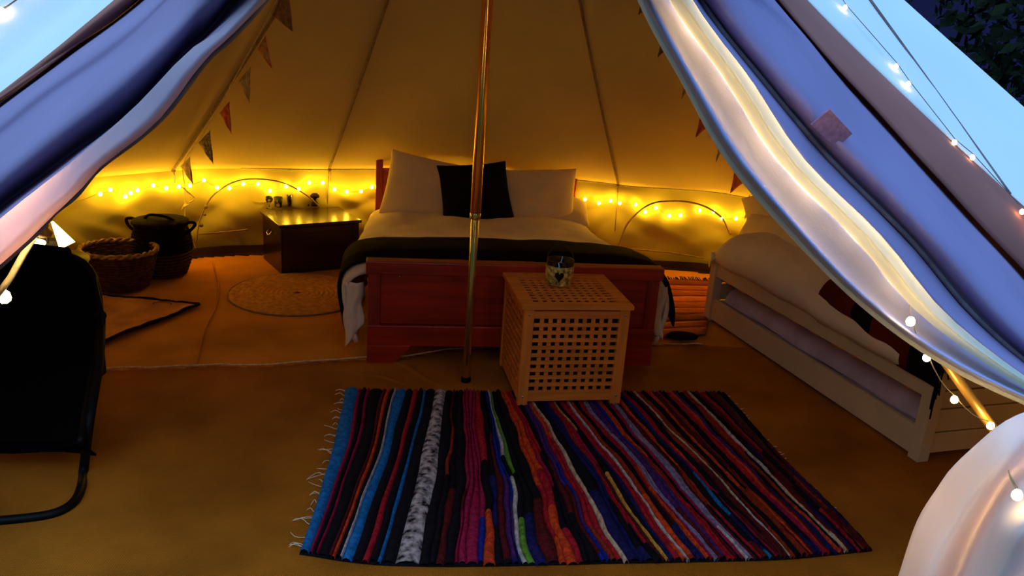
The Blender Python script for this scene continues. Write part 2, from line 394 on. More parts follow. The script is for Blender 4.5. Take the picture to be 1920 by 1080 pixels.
M_SLEEVE = mat('thin_pole_sleeve', (.92, .90, .80), .9, var=.04, vs=4, trans=.7, spec=.1)
def shift(c, dy): return [(a, b, y+dy) for a, b, y in c]
R_EMs = rc([1155, 1277, 1385, 1483, 1633, 1740, 1866, 1990, 2160], -2.21)
sl = loft('pole_sleeve', [shift(R_E2, -.025), R_EMs, shift(R_E3, -.03)], 60, M_SLEEVE, rflap, noise_amp=.002, solid=.001)
# square vent patch on the flap
bm = bmesh.new()
def fpatch(u, v):
    a = Vector((1555, 204, 0)).lerp(Vector((1597, 250, 0)), u); b = Vector((1520, 234, 0)).lerp(Vector((1567, 278, 0)), u); q = a.lerp(b, v)
    return Y(q.x, q.y, -1.985+.03*u)
grid(bm, 6, 6, fpatch); bobj('patch', bm, M_PATCH, rflap, solid=.004)
def e6(pts, tail):
    out = []
    for q in pts:
        p = march(*q, 0, exit_=False); out.append(p if p else None)
    return out
R6 = [(1511, 0), (1580, 68), (1655, 150), (1725, 225), (1793, 300), (1860, 372), (1937, 450)]
R6p = [march(*q, 0, exit_=False) for q in R6]
print('R6', R6p); R6p = [p for p in R6p if p]
def edge_pts(side, n=9, zlo=.6, zhi=2.6):
    out = []
    for i in range(n):
        z = zhi+(zlo-zhi)*i/(n-1); a = math.radians(az_edge(z, side)); R = roof_r(az_edge(z, side), z)+.006
        out.append(Vector((R*math.cos(a), R*math.sin(a), z)))
    return out
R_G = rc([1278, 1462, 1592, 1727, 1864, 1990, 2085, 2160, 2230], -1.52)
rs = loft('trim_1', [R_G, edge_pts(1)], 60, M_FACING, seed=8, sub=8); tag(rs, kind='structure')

def pc(pts, y): return [(a, b, y) for a, b in pts]
L_F0 = pc([(680, -220), (498, 0), (430, 74), (385, 115), (315, 207), (259, 259), (185, 315), (141, 367), (100, 400), (67, 438), (0, 498), (-120, 600)], -2.16)
L_F0b = pc([(668, -225), (485, 0), (418, 74), (372, 115), (300, 204), (245, 254), (172, 310), (128, 360), (86, 394), (50, 430), (-8, 484), (-122, 580)], -2.22)
L_F1 = pc([(650, -230), (466, 0), (425, 52), (358, 98), (259, 196), (150, 290), (60, 362), (0, 412), (-130, 525)], -2.16)
L_F2 = pc([(630, -230), (438, 0), (398, 58), (335, 110), (234, 222), (155, 272), (72, 335), (0, 388), (-130, 495)], -1.98)
L_FC = pc([(592, -230), (378, 10), (318, 74), (207, 172), (100, 256), (0, 338), (-140, 450)], -2.10)
L_FM = pc([(545, -230), (322, 0), (225, 96), (100, 186), (0, 262), (-140, 370)], -1.82)
L_FM2 = pc([(520, -230), (296, 0), (175, 96), (60, 178), (0, 226), (-140, 330)], -1.74)
L_F5 = pc([(488, -230), (262, 0), (130, 96), (0, 192), (-140, 290)], -1.28)
L_F0c = [(a+3, b+2, y) for a, b, y in L_F0b]
M_SLEEVE2 = mat('thin_hem_canvas', (.70, .58, .70), .9, var=.05, vs=4, trans=.6, spec=.1)
lflap = loft('door_flap', [L_F1, L_F2, L_FC, L_FM, L_FM2, L_F5], 70, M_FLAP, seed=13)
loft('hem_panel', [L_F0, L_F0b, L_F1], 70, M_SLEEVE2, lflap, seed=13)
tag(lflap, 'left door flap of the tent swept aside in deep blue folds', 'tent flap')
P = curve([Y(a, b, c-.01) for a, b, c in L_F0], 60); bm = bmesh.new(); tube(bm, P, .006, 6); bobj('piped_hem', bm, M_SEWN, lflap, True)
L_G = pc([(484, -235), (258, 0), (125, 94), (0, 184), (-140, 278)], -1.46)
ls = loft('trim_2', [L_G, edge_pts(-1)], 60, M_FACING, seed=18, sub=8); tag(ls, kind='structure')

# door frame poles
def pole(name, pts, r, m, label):
    bm = bmesh.new(); tube(bm, pts, r, 12); return tag(bobj(name, bm, m, None, True), label, 'pole')
pa, pb = Y(1262, -40, -1.98), Y(1868, 812, -1.98)
d_ = (pb-pa)/(pa.z-pb.z); foot = pb+d_*pb.z
dp = pole('door_pole', [foot, pb, pa, pa-d_*.25], .0115, M_GOLDP, 'golden slanting door pole showing below the right door flap')
lp0 = Y(470, 20, -2.04); lp1 = Y(60, 420, -2.04); d2 = (lp1-lp0)/(lp0.z-lp1.z)
pole('door_pole', [lp1+d2*lp1.z, lp1, lp0, lp0-d2*.1], .0115, M_GOLDP, 'slanting door pole hidden along the edge of the left flap')
bm = bmesh.new(); tube(bm, [Y(-10, 560, -2.0), Y(20, 520, -2.0), Y(45, 475, -2.0), Y(66, 440, -2.0)], .007, 6)
tag(bobj('tie_cord', bm, M_ROPE, None, True), 'pale cord hanging below the left door flap', 'cord')

# white billowing curtain at lower right
c0 = [(1560, 1330, -2.30), (1610, 1200, -2.32), (1680, 1080, -2.34), (1738, 960, -2.36), (1790, 880, -2.38), (1855, 812, -2.4), (1920, 783, -2.4), (2010, 765, -2.4)]
c1 = [(1640, 1330, -2.42), (1690, 1200, -2.44), (1750, 1080, -2.46), (1800, 985, -2.46), (1845, 915, -2.46), (1890, 860, -2.46), (1945, 825, -2.44), (2020, 795, -2.42)]
c2 = [(1700, 1330, -2.36), (1750, 1200, -2.38), (1800, 1090, -2.42), (1835, 1020, -2.42), (1870, 955, -2.42), (1905, 905, -2.42), (1965, 860, -2.42), (2030, 820, -2.42)]
c3 = [(1740, 1330, -2.52), (1785, 1200, -2.54), (1832, 1090, -2.54), (1858, 1030, -2.54), (1885, 975, -2.54), (1925, 930, -2.52), (1985, 880, -2.48), (2040, 840, -2.44)]
c4 = [(1830, 1330, -2.58), (1860, 1200, -2.6), (1895, 1090, -2.6), (1915, 1040, -2.6), (1940, 990, -2.6), (1980, 945, -2.56), (2020, 900, -2.5), (2060, 860, -2.44)]
c5 = [(1920, 1330, -2.45), (1950, 1200, -2.45), (1975, 1090, -2.45), (1990, 1040, -2.45), (2010, 990, -2.45), (2030, 945, -2.45), (2060, 910, -2.45), (2090, 880, -2.44)]
def down(c): a, b, y = c[0]; p = Y(a, b, y); return [Vector((p.x-.03, p.y, .01))]+[Y(*q) for q in c]
M_CURT = mat('curtain_canvas', (.88, .80, .82), .85, var=.05, vs=4, trans=.55, spec=.1)
cur = loft('door_curtain', [down(c) for c in (c0, c1, c2, c3, c4, c5)], 60, M_CURT, top=False, noise_amp=.03, seed=30)
tag(cur, 'white canvas curtain bunched at the lower right of the doorway', 'curtain')

# ------------------------------------------------------------------ fairy lights
def make_bulb(name, p, m, parent, r=.012, me_cache={}):
    key = (m.name, r)
    if key not in me_cache:
        bm = bmesh.new(); bmesh.ops.create_icosphere(bm, subdivisions=2, radius=r)
        for v in bm.verts:
            if v.co.z > 0: v.co.z *= 1.35
        me = bpy.data.meshes.new('bulb'); bm.to_mesh(me); bm.free(); me.materials.append(m)
        for q in me.polygons: q.use_smooth = True
        me_cache[key] = me
    o = bpy.data.objects.new(name, me_cache[key]); COL.objects.link(o); o.location = p; o.parent = parent
    return o
def light_string(name, P, m, label, r=.012, extra=None, wire=M_LWIRE, sag=.012):
    t = empty(name, P[0], 0, label, 'fairy lights'); o0 = Vector(P[0])
    W = []
    for a, b in zip(P, P[1:]):
        for k in range(4):
            q = a.lerp(b, k/4); W.append(q-o0+Vector((0, 0, .006-(0 if k == 0 else sag*math.sin(PI*k/4)))))
    W.append(P[-1]-o0+Vector((0, 0, .006)))
    bm = bmesh.new(); tube(bm, W, .0013, 4); bobj('wire', bm, wire, t, True)
    for p in P: make_bulb('bulb', p-o0+Vector((0, 0, -.004)), m, t, r)
    return t
def wl(px, py, off=.05): return march(px, py, off)
pxL = [(188, 363), (207, 355), (235, 368), (245, 361), (258, 356), (287, 347), (312, 352), (335, 349), (356, 347), (382, 337), (407, 351), (430, 352), (456, 344), (484, 344), (506, 357), (536, 349), (560, 354), (580, 342), (605, 342), (627, 354), (650, 359), (677, 358), (697, 350), (730, 352), (760, 357), (800, 352), (840, 358), (880, 352)]
offs = {235: .03, 245: .025, 258: .03, 430: .03, 407: .03, 456: .03, 484: .03, 506: .035, 627: .035, 382: .05}
P = [wl(x, y, offs.get(x, .03+.025*((x*7) % 10)/10)) for x, y in pxL]
lead = []
for a, z in ((196, .40), (190, .46), (184, .50), (178, .47), (172, .50), (166, .46), (161, .5), (156, .47)):
    R = rim(a)-.06; lead.append(Vector((R*math.cos(math.radians(a)), R*math.sin(math.radians(a)), z)))
light_string('fairy_light_string', lead+P, M_BULB, 'warm fairy light string along the tent wall left of the bed')
pxR = [(930, 360), (970, 366), (1010, 362), (1050, 370), (1097, 373), (1123, 380), (1145, 376), (1162, 380), (1192, 383), (1210, 397), (1230, 389), (1255, 404), (1276, 403), (1312, 394), (1338, 396), (1353, 409), (1380, 409), (1405, 404), (1430, 410), (1460, 405), (1490, 415)]
offr = {1123: .022, 1145: .02, 1192: .02, 1312: .02, 1338: .022}
P = [wl(x, y, offr.get(x, .03+.025*((x*7) % 10)/10)) for x, y in pxR]; P = [p for p in P if p]
for a, z in ((38, .45), (32, .48), (25, .42), (18, .46), (10, .43), (2, .46), (-6, .44), (-14, .46), (-22, .42)):
    R = rim(a)-.06; P.append(Vector((R*math.cos(math.radians(a)), R*math.sin(math.radians(a)), z)))
light_string('fairy_light_string', P, M_BULB, 'warm fairy light string along the tent wall right of the bed')
# along the right door pole, behind the flap
P = []
for i, (x, y) in enumerate([(1250, -60), (1283, -10), (1318, 40), (1352, 90), (1386, 138), (1424, 190), (1458, 240), (1492, 290), (1532, 338), (1572, 385), (1612, 430), (1650, 475), (1684, 515), (1712, 556)]):
    P.append(Y(x-5, y+2, -2.085+(.010 if i % 2 else -.005)))
P = [q for a, b in zip(P, P[1:]) for q in (a, a.lerp(b, .5))]+[P[-1]]
P += [Y(1708, 600, -2.25), Y(1738, 668, -2.05), Y(1790, 747, -2.02), Y(1858, 796, -2.02), Y(1908, 925, -2.56), Y(1885, 860, -2.36), Y(1862, 885, -2.36), Y(1838, 935, -2.35), Y(1812, 985, -2.34), Y(1835, 1010, -2.36), Y(1790, 1060, -2.33), Y(1895, 905, -2.36)]
light_string('fairy_light_string', P, M_BULB3, 'fairy light string wound down the right door pole', r=.008)
P = [Y(140, 326, -2.09), Y(118, 352, -2.1), Y(96, 374, -2.10), Y(74, 396, -2.11), Y(50, 420, -2.10), Y(26, 442, -2.11), Y(2, 462, -2.10), Y(-25, 484, -2.11), Y(8, 555, -1.95)]
light_string('fairy_light_string', P, M_BULB3, 'fairy light string under the lower edge of the left flap', r=.014)
def outer(px, py, off=.035):
    p = march(px, py, -off, exit_=False); return p
PR = [outer(*q) for q in [(1540, -60), (1585, 12), (1681, 122), (1704, 155), (1790, 265), (1824, 293), (1917, 395), (1945, 425)]]
PR = [p for p in PR if p]; light_string('fairy_light_string', PR, M_BULB2, 'fairy light string outside on the right slope of the tent roof', r=.0068, wire=M_SEWN, sag=.0)
PL = [outer(*q) for q in [(60, -30), (3, 20), (-40, 60)]]
PL = [p for p in PL if p]; print('outer', len(PR), len(PL))
if len(PL) > 1: light_string('fairy_light_string', PL, M_BULB2, 'fairy light string outside on the left slope of the tent roof', r=.011, wire=M_SEWN)
G = [outer(1600+280*t-0, -45+330*t*1.18, .012) for t in [i/20 for i in range(-1, 22)]]
G = [p for p in G if p]
if len(G) > 3:
    bm = bmesh.new(); tube(bm, G, .004, 6); tag(bobj('guy_rope', bm, M_SEWN, None, True), 'thin dark guy rope lying on the right roof slope outside', 'rope')

# ------------------------------------------------------------------ trees beyond the tent
M_LEAF = mat('dark_leaves', (.012, .018, .008), .9, var=.5, vs=5, spec=.1); M_BARK = mat('bark', (.03, .02, .012), .9)
def tree(x, y, h, rad, label):
    t = empty('tree', (x, y, -.02), 0, label, 'tree', 'trees behind the tent')
    bm = bmesh.new(); tube(bm, [(0, 0, 0), (.05, 0, h*.4), (0, .05, h*.8)], .15, 8, rf=lambda q: .16*(1-.7*q)); bobj('trunk', bm, M_BARK, t, True)
    bm = bmesh.new()
    for i in range(9000):
        th = random.uniform(0, 2*PI); k = random.random()**.5; zz = random.random()
        rr = rad*(math.sin(PI*min(zz*.85+.12, 1))**.6)*k; z = h*(.04+.96*zz)
        c = Vector((rr*math.cos(th), rr*math.sin(th), z)); a = Vector((random.uniform(-1, 1), random.uniform(-1, 1), random.uniform(-1, 1))).normalized(); b = a.orthogonal()
        s = random.uniform(.05, .11)
        bm.faces.new([bm.verts.new(c+a*s), bm.verts.new(c+b*s*.5), bm.verts.new(c-a*s), bm.verts.new(c-b*s*.5)])
    f = bobj('foliage', bm, M_LEAF, t); f['kind'] = 'stuff'
tree(3.3, 7.2, 5.2, 1.5, 'dark tree standing behind the back of the tent')
tree(6.3, 5.6, 5.5, 1.7, 'dark tree filling the top right corner beyond the tent roof')
tree(7.6, 2.0, 5.0, 1.5, 'dark tree furthest to the right of the tent')

# ------------------------------------------------------------------ centre pole
t = empty('tent_pole', (0, 0, 0), 0, 'tall brassy centre pole of the tent in front of the bed', 'pole')
ZC = Y(900, 395, 0).z
bm = bmesh.new(); tube(bm, [(0, 0, .004), (0, 0, ZC)], .0185, 24); bobj('lower_section', bm, M_ZINC, t, True, bev=.002)
bm = bmesh.new(); tube(bm, [(0, 0, ZC-.03), (0, 0, ZA-.05)], .0235, 24); bobj('upper_section', bm, M_BRASS, t, True, bev=.002)
bm = bmesh.new(); tube(bm, [(0, 0, ZC-.04), (0, 0, ZC-.01)], .0245, 24); bobj('collar', bm, M_ZINC, t, True, bev=.003)
bm = bmesh.new(); lathe(bm, [(.024, .013), (.024, .03), (.021, .035)], 20, cap1=True); bobj('foot_cap', bm, M_BLACKM, t, True)

# ------------------------------------------------------------------ wooden double bed
BX, BY, BT = -.5065, .1532, .1475
bed = empty('double_bed', (BX, BY, .004), BT, 'reddish-brown wooden double bed with panelled footboard', 'bed')
W_, L_, HF, HH = 1.47, 2.10, .537, .67
for x in (0, W_-.06):
    bm = bmesh.new(); box(bm, x, x+.06, 0, .05, .08, HF-.03); bobj('foot_post', bm, M_REDD, bed, bev=.004)
bm = bmesh.new(); box(bm, -.012, W_+.012, -.014, .064, HF-.065, HF); bobj('footboard_rail', bm, M_RED, bed, bev=.006)
bm = bmesh.new(); box(bm, .06, W_-.06, .014, .036, .21, HF-.065); FP = bobj('footboard_panel', bm, M_RED, bed, bev=.002)
bm = bmesh.new(); box(bm, 0, W_, -.006, .046, .098, .205); bobj('lower_board', bm, M_RED, bed, bev=.004)
for s in (0, 1):
    bm = bmesh.new(); prof = [(0, 0), (.13, 0), (.145, .02), (.16, .03), (.175, .055), (.20, .07), (.215, .10), (0, .10)]
    if s: prof = [(W_-x, z) for x, z in prof]
    a = [bm.verts.new((x, -.008, z)) for x, z in prof]; b = [bm.verts.new((x, .044, z)) for x, z in prof]
    bm.faces.new(a); bm.faces.new(b[::-1])
    for i in range(8): bm.faces.new((a[i], a[(i+1) % 8], b[(i+1) % 8], b[i]))
    bobj('bracket_foot', bm, M_RED, bed, bev=.002)
for x in (.045, .15):
    bm = bmesh.new(); bmesh.ops.create_uvsphere(bm, u_segments=10, v_segments=6, radius=.006, matrix=Matrix.Translation((x, .010, HF-.08))); bobj('screw_cap', bm, M_STEEL, FP, True)
for x in (0, W_-.05):
    bm = bmesh.new(); box(bm, x, x+.05, L_-.05, L_, 0, HH+.02); bobj('head_post', bm, M_REDD, bed, bev=.008)
bm = bmesh.new(); box(bm, .05, W_-.05, L_-.04, L_-.015, .2, HH-.045); bobj('headboard', bm, M_RED, bed, bev=.004)
for x in (.01, W_-.04):
    bm = bmesh.new(); box(bm, x, x+.03, .046, L_-.05, .12, .27); bobj('side_rail', bm, M_REDD, bed, bev=.004)
def bedw(x, y, z): return Matrix.Translation((BX, BY, 0)) @ Matrix.Rotation(BT, 4, 'Z') @ Vector((x, y, z))
mt = empty('mattress', (BX, BY, 0), BT, 'mattress under the white duvet on the wooden double bed', 'mattress')
bm = bmesh.new(); box(bm, .045, W_-.045, .07, L_-.06, .15, .345); bobj('mattress_body', bm, M_LINEN, mt, True, bev=.04)
for i in range(9):
    bm = bmesh.new(); yy = .15+i*.21; box(bm, .04, W_-.04, yy, yy+.07, .13, .148); bobj('slat', bm, M_OAK, bed)
def cloth_over(name, prof, y0, y1, n, m, label, cat, nx=70, amp=.008, seed=0, solid=.01, yshape=None, zl=None):
    bm = bmesh.new(); PR = [Vector((a, 0, b)) for a, b in prof]; Q = curve(PR, 120)
    def fn(u, v):
        p = lin(Q, u); y = y0+(y1-y0)*v
        if yshape: y += yshape(p, v)
        d = nz(p.x*4, y*4, seed)*amp*1.5+nz(p.x*11, y*9, seed+2)*amp*.6
        z = p.z+d+(zl(u, v) if zl else 0)+hdrop(p, y); p = p.copy(); p.x += (.75-p.x)*.10*min(1, max(0, (y-.7)/1.1))
        return Vector((p.x+nz(y*7, p.z*5, seed+8)*amp*(1.8 if p.z < .44 else .3), y, z))
    grid(bm, nx, n, fn)
    o = bobj(name, bm, m, None, True, solid=solid); o.location = (BX, BY, 0); o.rotation_euler = (0, 0, BT)
    return tag(o, label, cat)
prof = [(-.055, .115), (-.10, .24), (-.125, .36), (-.085, .455), (.02, .495), (.3, .51), (.75, .515), (1.2, .51), (1.44, .49), (1.53, .44), (1.55, .34), (1.54, .22), (1.52, .13)]
def hdrop(p, y):     # the bedding slopes down from the foot to the pillows
    k = min(1, max(0, (y-.25)/1.0)); k = k*k*(3-2*k); return -.115*k*min(1, max(0, (p.z-.2)/.28))
def zdu(u, v): return -.030*max(0, 1-v*14)
cloth_over('duvet', prof, .085, 1.86, 80, M_LINEN, 'white duvet spread over the wooden double bed', 'duvet', amp=.009, seed=2, zl=zdu, solid=.02)
prof2 = [(-.105, .10), (-.135, .24), (-.152, .37), (-.105, .478), (.02, .521), (.3, .535), (.75, .538), (1.2, .533), (1.46, .512), (1.56, .46), (1.60, .37), (1.625, .27), (1.63, .20)]
def thr(p, v): return 0
cloth_over('throw', prof2, .15, .66, 30, M_THROW, 'charcoal throw laid across the foot of the double bed', 'throw', amp=.005, seed=2, zl=lambda u, v: -.02*max(0, 1-v*5), solid=.008)
# hanging sheet corner by the left foot
bm = bmesh.new()
def fsh(u, v):
    x = -.115+.09*u; z = .40-v*(.34-.12*u)
    return Vector((x+.008*math.sin(v*9), .075+.02*u+.012*math.sin(u*7+v*3), z))
grid(bm, 8, 16, fsh); o = tag(bobj('bed_sheet', bm, M_LINEN, None, True, solid=.004), 'white sheet corner hanging beside the left foot of the double bed', 'sheet'); o.location = (BX, BY, 0); o.rotation_euler = (0, 0, BT)
bm = bmesh.new()
def fsh(u, v):
    x = W_+.015+.055*u; z = .42-v*(.26+.03*u)
    return Vector((x+.01*math.sin(v*8), .075+.012*math.sin(u*7+v*3), z))
grid(bm, 8, 16, fsh); o = tag(bobj('bed_sheet', bm, M_LINEN, None, True, solid=.004), 'white sheet corner hanging beside the right foot of the double bed', 'sheet'); o.location = (BX, BY, 0); o.rotation_euler = (0, 0, BT)

def pillow(name, corners, thick, m, label, cat, seed=0, dirn=None, group=None, pin=.05):
    # corners: top-left, top-right, bottom-right, bottom-left in world space
    A, B, C_, D = [Vector(c) for c in corners]; nrm = (B-A).cross(D-A).normalized()
    ctr = (A+B+C_+D)/4
    if dirn is not None and nrm.dot(dirn) < 0: nrm = -nrm
    bm = bmesh.new(); n = 22
    def side(sg):
        def fn(u, v):
            uu = 2*u-1; vv = 2*v-1
            k = (max(0, (1-abs(uu)**2.4))*max(0, (1-abs(vv)**2.4)))**.55
            # edges bow inward a little so the corners stand out
            pu = uu*(1-pin*(1-vv*vv)); pv = vv*(1-pin*(1-uu*uu))
            a = (pu+1)/2; b = (pv+1)/2
            p = A.lerp(B, a).lerp(D.lerp(C_, a), b)
            wr = nz(p.x*7, p.y*7, p.z*7+seed)*.10
            return p+nrm*sg*thick*k*(1+wr*2)*.5+nrm*0
        return fn
    grid(bm, n, n, side(1)); grid(bm, n, n, side(-1)); bmesh.ops.remove_doubles(bm, verts=bm.verts, dist=1e-4)
    return tag(bobj(name, bm, m, None, True, sub=1), label, cat, group)
def PZ(px, py, yl):   # point on a plane across the bed at local distance yl along it
    d = ray(px, py); n = Vector((-math.sin(BT), math.cos(BT), 0)); o = bedw(0, yl, 0)
    return CAM+d*((o-CAM).dot(n)/d.dot(n))
fr = Vector((math.sin(BT), -math.cos(BT), .4))
pillow('pillow', (PZ(732, 276, 1.88), PZ(906, 316, 1.88), PZ(868, 412, 1.70), PZ(706, 402, 1.70)), .17, M_PILLOW, 'white pillow propped against the headboard left of the black cushion', 'pillow', 1, fr)
pillow('pillow', (PZ(925, 316, 1.88), PZ(1085, 314, 1.88), PZ(1078, 421, 1.69), PZ(918, 420, 1.69)), .17, M_PILLOW, 'white pillow propped against the headboard right of the black cushion', 'pillow', 5, fr)
pillow('pillow', (PZ(1040, 352, 1.96), PZ(1100, 380, 1.96), PZ(1106, 425, 1.62), PZ(1030, 425, 1.62)), .08, M_PILLOW, 'yellowish flat pillow peeping out behind the right upright pillow', 'pillow', 9, fr)
pillow('cushion', (PZ(815, 308, 1.80), PZ(950, 299, 1.80), PZ(972, 426, 1.56), PZ(828, 426, 1.56)), .14, M_BLACKC, 'square black cushion in the middle of the double bed', 'cushion', 3, fr, pin=.07)

# ------------------------------------------------------------------ slatted wooden box table
SX, SY, ST = .2479, -.2533, .1939
bt = empty('storage_box', (SX, SY, .022), ST, 'square wooden lattice storage box used as a table at the foot of the bed', 'side table')
bw, bd, bh = .49, .48, .485
for x in (0, bw-.048):
    for y in (0, bd-.03):
        bm = bmesh.new(); box(bm, x, x+.048, y, y+.03, 0, bh-.02); bobj('leg', bm, M_OAK, bt, bev=.003)
def lattice(org, ux, uz, nrm, wid, z0, z1):
    """n x n square holes: horizontal slats outside, upright slats just behind"""
    n = 10; pitch = wid/n; cell = pitch
    ux, uz, nrm, org = Vector(ux), Vector(uz), Vector(nrm), Vector(org)
    R3 = Matrix((ux, nrm, uz)).transposed().to_4x4(); R3.translation = org
    s = pitch*.52
    for (a, b) in ((z0-.045, z0+s*.2), (z1-s*.2, z1+.03)):
        bm = bmesh.new(); box(bm, -.0, wid+.0, -.009, .009, a, b, rot=R3); rl = bobj('rail', bm, M_OAKH, bt, bev=.0015)
    pz = (z1-z0)/n
    for i in range(1, n):
        zz = z0+pz*i; bm = bmesh.new(); box(bm, -.002, wid+.002, -.0085, 0, zz-pz*.235, zz+pz*.235, rot=R3); bobj('slat', bm, M_OAKH, rl)
        xx = pitch*i; bm = bmesh.new(); box(bm, xx-pitch*.24, xx+pitch*.24, .0, .0085, z0-.002, z1+.002, rot=R3); bobj('upright_slat', bm, M_OAK, rl)
lattice((.048, .012, 0), (1, 0, 0), (0, 0, 1), (0, 1, 0), bw-.096, .065, .425)
lattice((.012, bd-.03, 0), (0, -1, 0), (0, 0, 1), (1, 0, 0), bd-.06, .065, .425)
lattice((bw-.012, .03, 0), (0, 1, 0), (0, 0, 1), (-1, 0, 0), bd-.06, .065, .425)
M_HOLESHADE = mat('hole_shade', (.006, .003, .004), .95, var=.2, spec=.03)
bm = bmesh.new(); box(bm, .032, bw-.032, .034, bd-.034, .045, bh-.032); bobj('hole_shade_block', bm, M_HOLESHADE, bt, bev=.02)  # dark block added inside so that the lattice holes look shaded
bm = bmesh.new(); box(bm, .02, bw-.02, .03, bd-.03, .03, .04); bobj('bottom_board', bm, M_OAK, bt)
for (a, b, c, d) in ((-.012, bw+.012, -.01, .05), (-.012, bw+.012, bd-.05, bd+.012), (-.012, .05, .05, bd-.05), (bw-.05, bw+.012, .05, bd-.05)):
    bm = bmesh.new(); box(bm, a, b, c, d, bh-.02, bh); bobj('lid_frame', bm, M_OAKH, bt, bev=.002)
for i in range(10):
    n = 10; pt = (bw-.10)/n
    if i:
        xx = .05+pt*i; bm = bmesh.new(); box(bm, xx-.009, xx+.009, .045, bd-.045, bh-.010, bh-.006); bobj('lid_slat', bm, M_OAK, bt)
        pt2 = (bd-.10)/n; yy = .05+pt2*i; bm = bmesh.new(); box(bm, .045, bw-.045, yy-.008, yy+.008, bh-.006, bh-.002); bobj('lid_slat', bm, M_OAKH, bt)
for (x, z) in ((.024, bh-.045), (bw-.024, bh-.045), (.024, .045), (bw-.024, .045)):
    bm = bmesh.new(); bmesh.ops.create_uvsphere(bm, u_segments=10, v_segments=6, radius=.006, matrix=Matrix.Translation((x, -.001, z))); bobj('screw', bm, M_STEEL, bt, True)
# candle holder
p = Z(1047, 531, bh+.024)
lh = empty('candle_holder', (p.x, p.y, bh+.024), .2, 'mottled golden glass candle holder with a dark heart and wire handle', 'candle holder')
r0 = .066
bm = bmesh.new(); lathe(bm, [(r0*.86, 0), (r0*.9, .004), (r0*.97, .06), (r0, .118), (r0-.004, .118), (r0*.92, .06), (r0*.82, .008)], 32); JAR = bobj('jar', bm, M_GLASS, lh, True)
bm = bmesh.new(); lathe(bm, [(r0*.88, .004), (r0*.93, .02), (r0*.97, .06), (r0*.995, .092), (r0*1.02, .096), (r0*1.005, .06), (r0*.96, .02), (r0*.91, .002)], 40, cap0=False); bobj('bark_wrap', bm, M_MERC, JAR, True)
bm = bmesh.new(); hv = []
for i in range(28):
    a = 2*PI*i/28; x = 16*math.sin(a)**3; y = 13*math.cos(a)-5*math.cos(2*a)-2*math.cos(3*a)-math.cos(4*a)
    th = -PI/2-.25+x*.0013/r0; hv.append((th, .052+y*.0017))
f1 = [bm.verts.new(((r0+.004)*math.cos(t), (r0+.004)*math.sin(t), z)) for t, z in hv]; f0 = [bm.verts.new(((r0-.006)*math.cos(t), (r0-.006)*math.sin(t), z)) for t, z in hv]
cv = bm.verts.new(((r0+.006)*math.cos(-PI/2-.25), (r0+.006)*math.sin(-PI/2-.25), .05))
for i in range(28):
    bm.faces.new((f1[i], f1[(i+1) % 28], cv)); bm.faces.new((f0[i], f0[(i+1) % 28], f1[(i+1) % 28], f1[i]))
bobj('heart', bm, M_HEART, JAR)
bm = bmesh.new(); tube(bm, [(-r0, 0, .11), (-r0*.9, .01, .145), (-r0*.5, .02, .175), (0, .03, .186), (r0*.5, .02, .175), (r0*.9, .01, .145), (r0, 0, .11)], .0016, 6); bobj('handle', bm, M_WIRE, lh, True)
bm = bmesh.new(); lathe(bm, [(.02, .010), (.02, .03)], 16, cap1=True); bobj('candle', bm, M_LINEN, lh, True)

# ------------------------------------------------------------------ rag rug
rug = empty('rag_rug', Z(1000, 900), 0, 'multicoloured striped rag rug on the matting in front of the bed', 'rug'); RO = rug.location.copy()
RC = dict(blue=(.012, .15, .42), black=(.008, .006, .010), red=(.40, .012, .022), crim=(.33, .008, .05), orange=(.62, .055, .012), white=(.55, .46, .44), navy=(.012, .012, .09), maroon=(.10, .008, .010),
          green=(.12, .26, .03), pink=(.34, .012, .06), purple=(.07, .018, .14), rblue=(.01, .02, .25), yellow=(.62, .30, .04), lav=(.26, .20, .34), cream=(.58, .42, .28), rust=(.30, .028, .010), brown=(.07, .03, .02))
RM = {}
for k, c in RC.items():
    m = mat('rag_'+k, c, .95, var=.35, vs=60, bump=.6, bs=160, spec=.1); RM[k] = m
mm = mat('rag_mottled', (.02, .012, .015), .95, var=.3, vs=34, c2=(.60, .50, .50), spec=.1); RM['mottle'] = mm
KEYS = list(RM.keys()); KI = {k: i for i, k in enumerate(KEYS)}
TL, TR, BR, BL = Z(648, 738), Z(1356, 743), Z(1632, 1040), Z(562, 1046)
BM1, BM2 = Z(760, 1068), Z(1200, 1062); TM = Z(950, 742)
def rugpt(t, s):
    top = TL.lerp(TR, t); top = top + (TM-TL.lerp(TR, .43))*math.sin(PI*t)*.8
    bot = spl([BL, BM1, BM2, Z(1470, 1055), BR], t)
    p = top.lerp(bot, s)
    mid = Vector((-.03*math.sin(PI*s)*(1-t*1.2), 0, 0))   # ends waist inwards a little
    return p - mid*0.6 + Vector((.012*nz(s*4, t*9, 2), 0, 0))
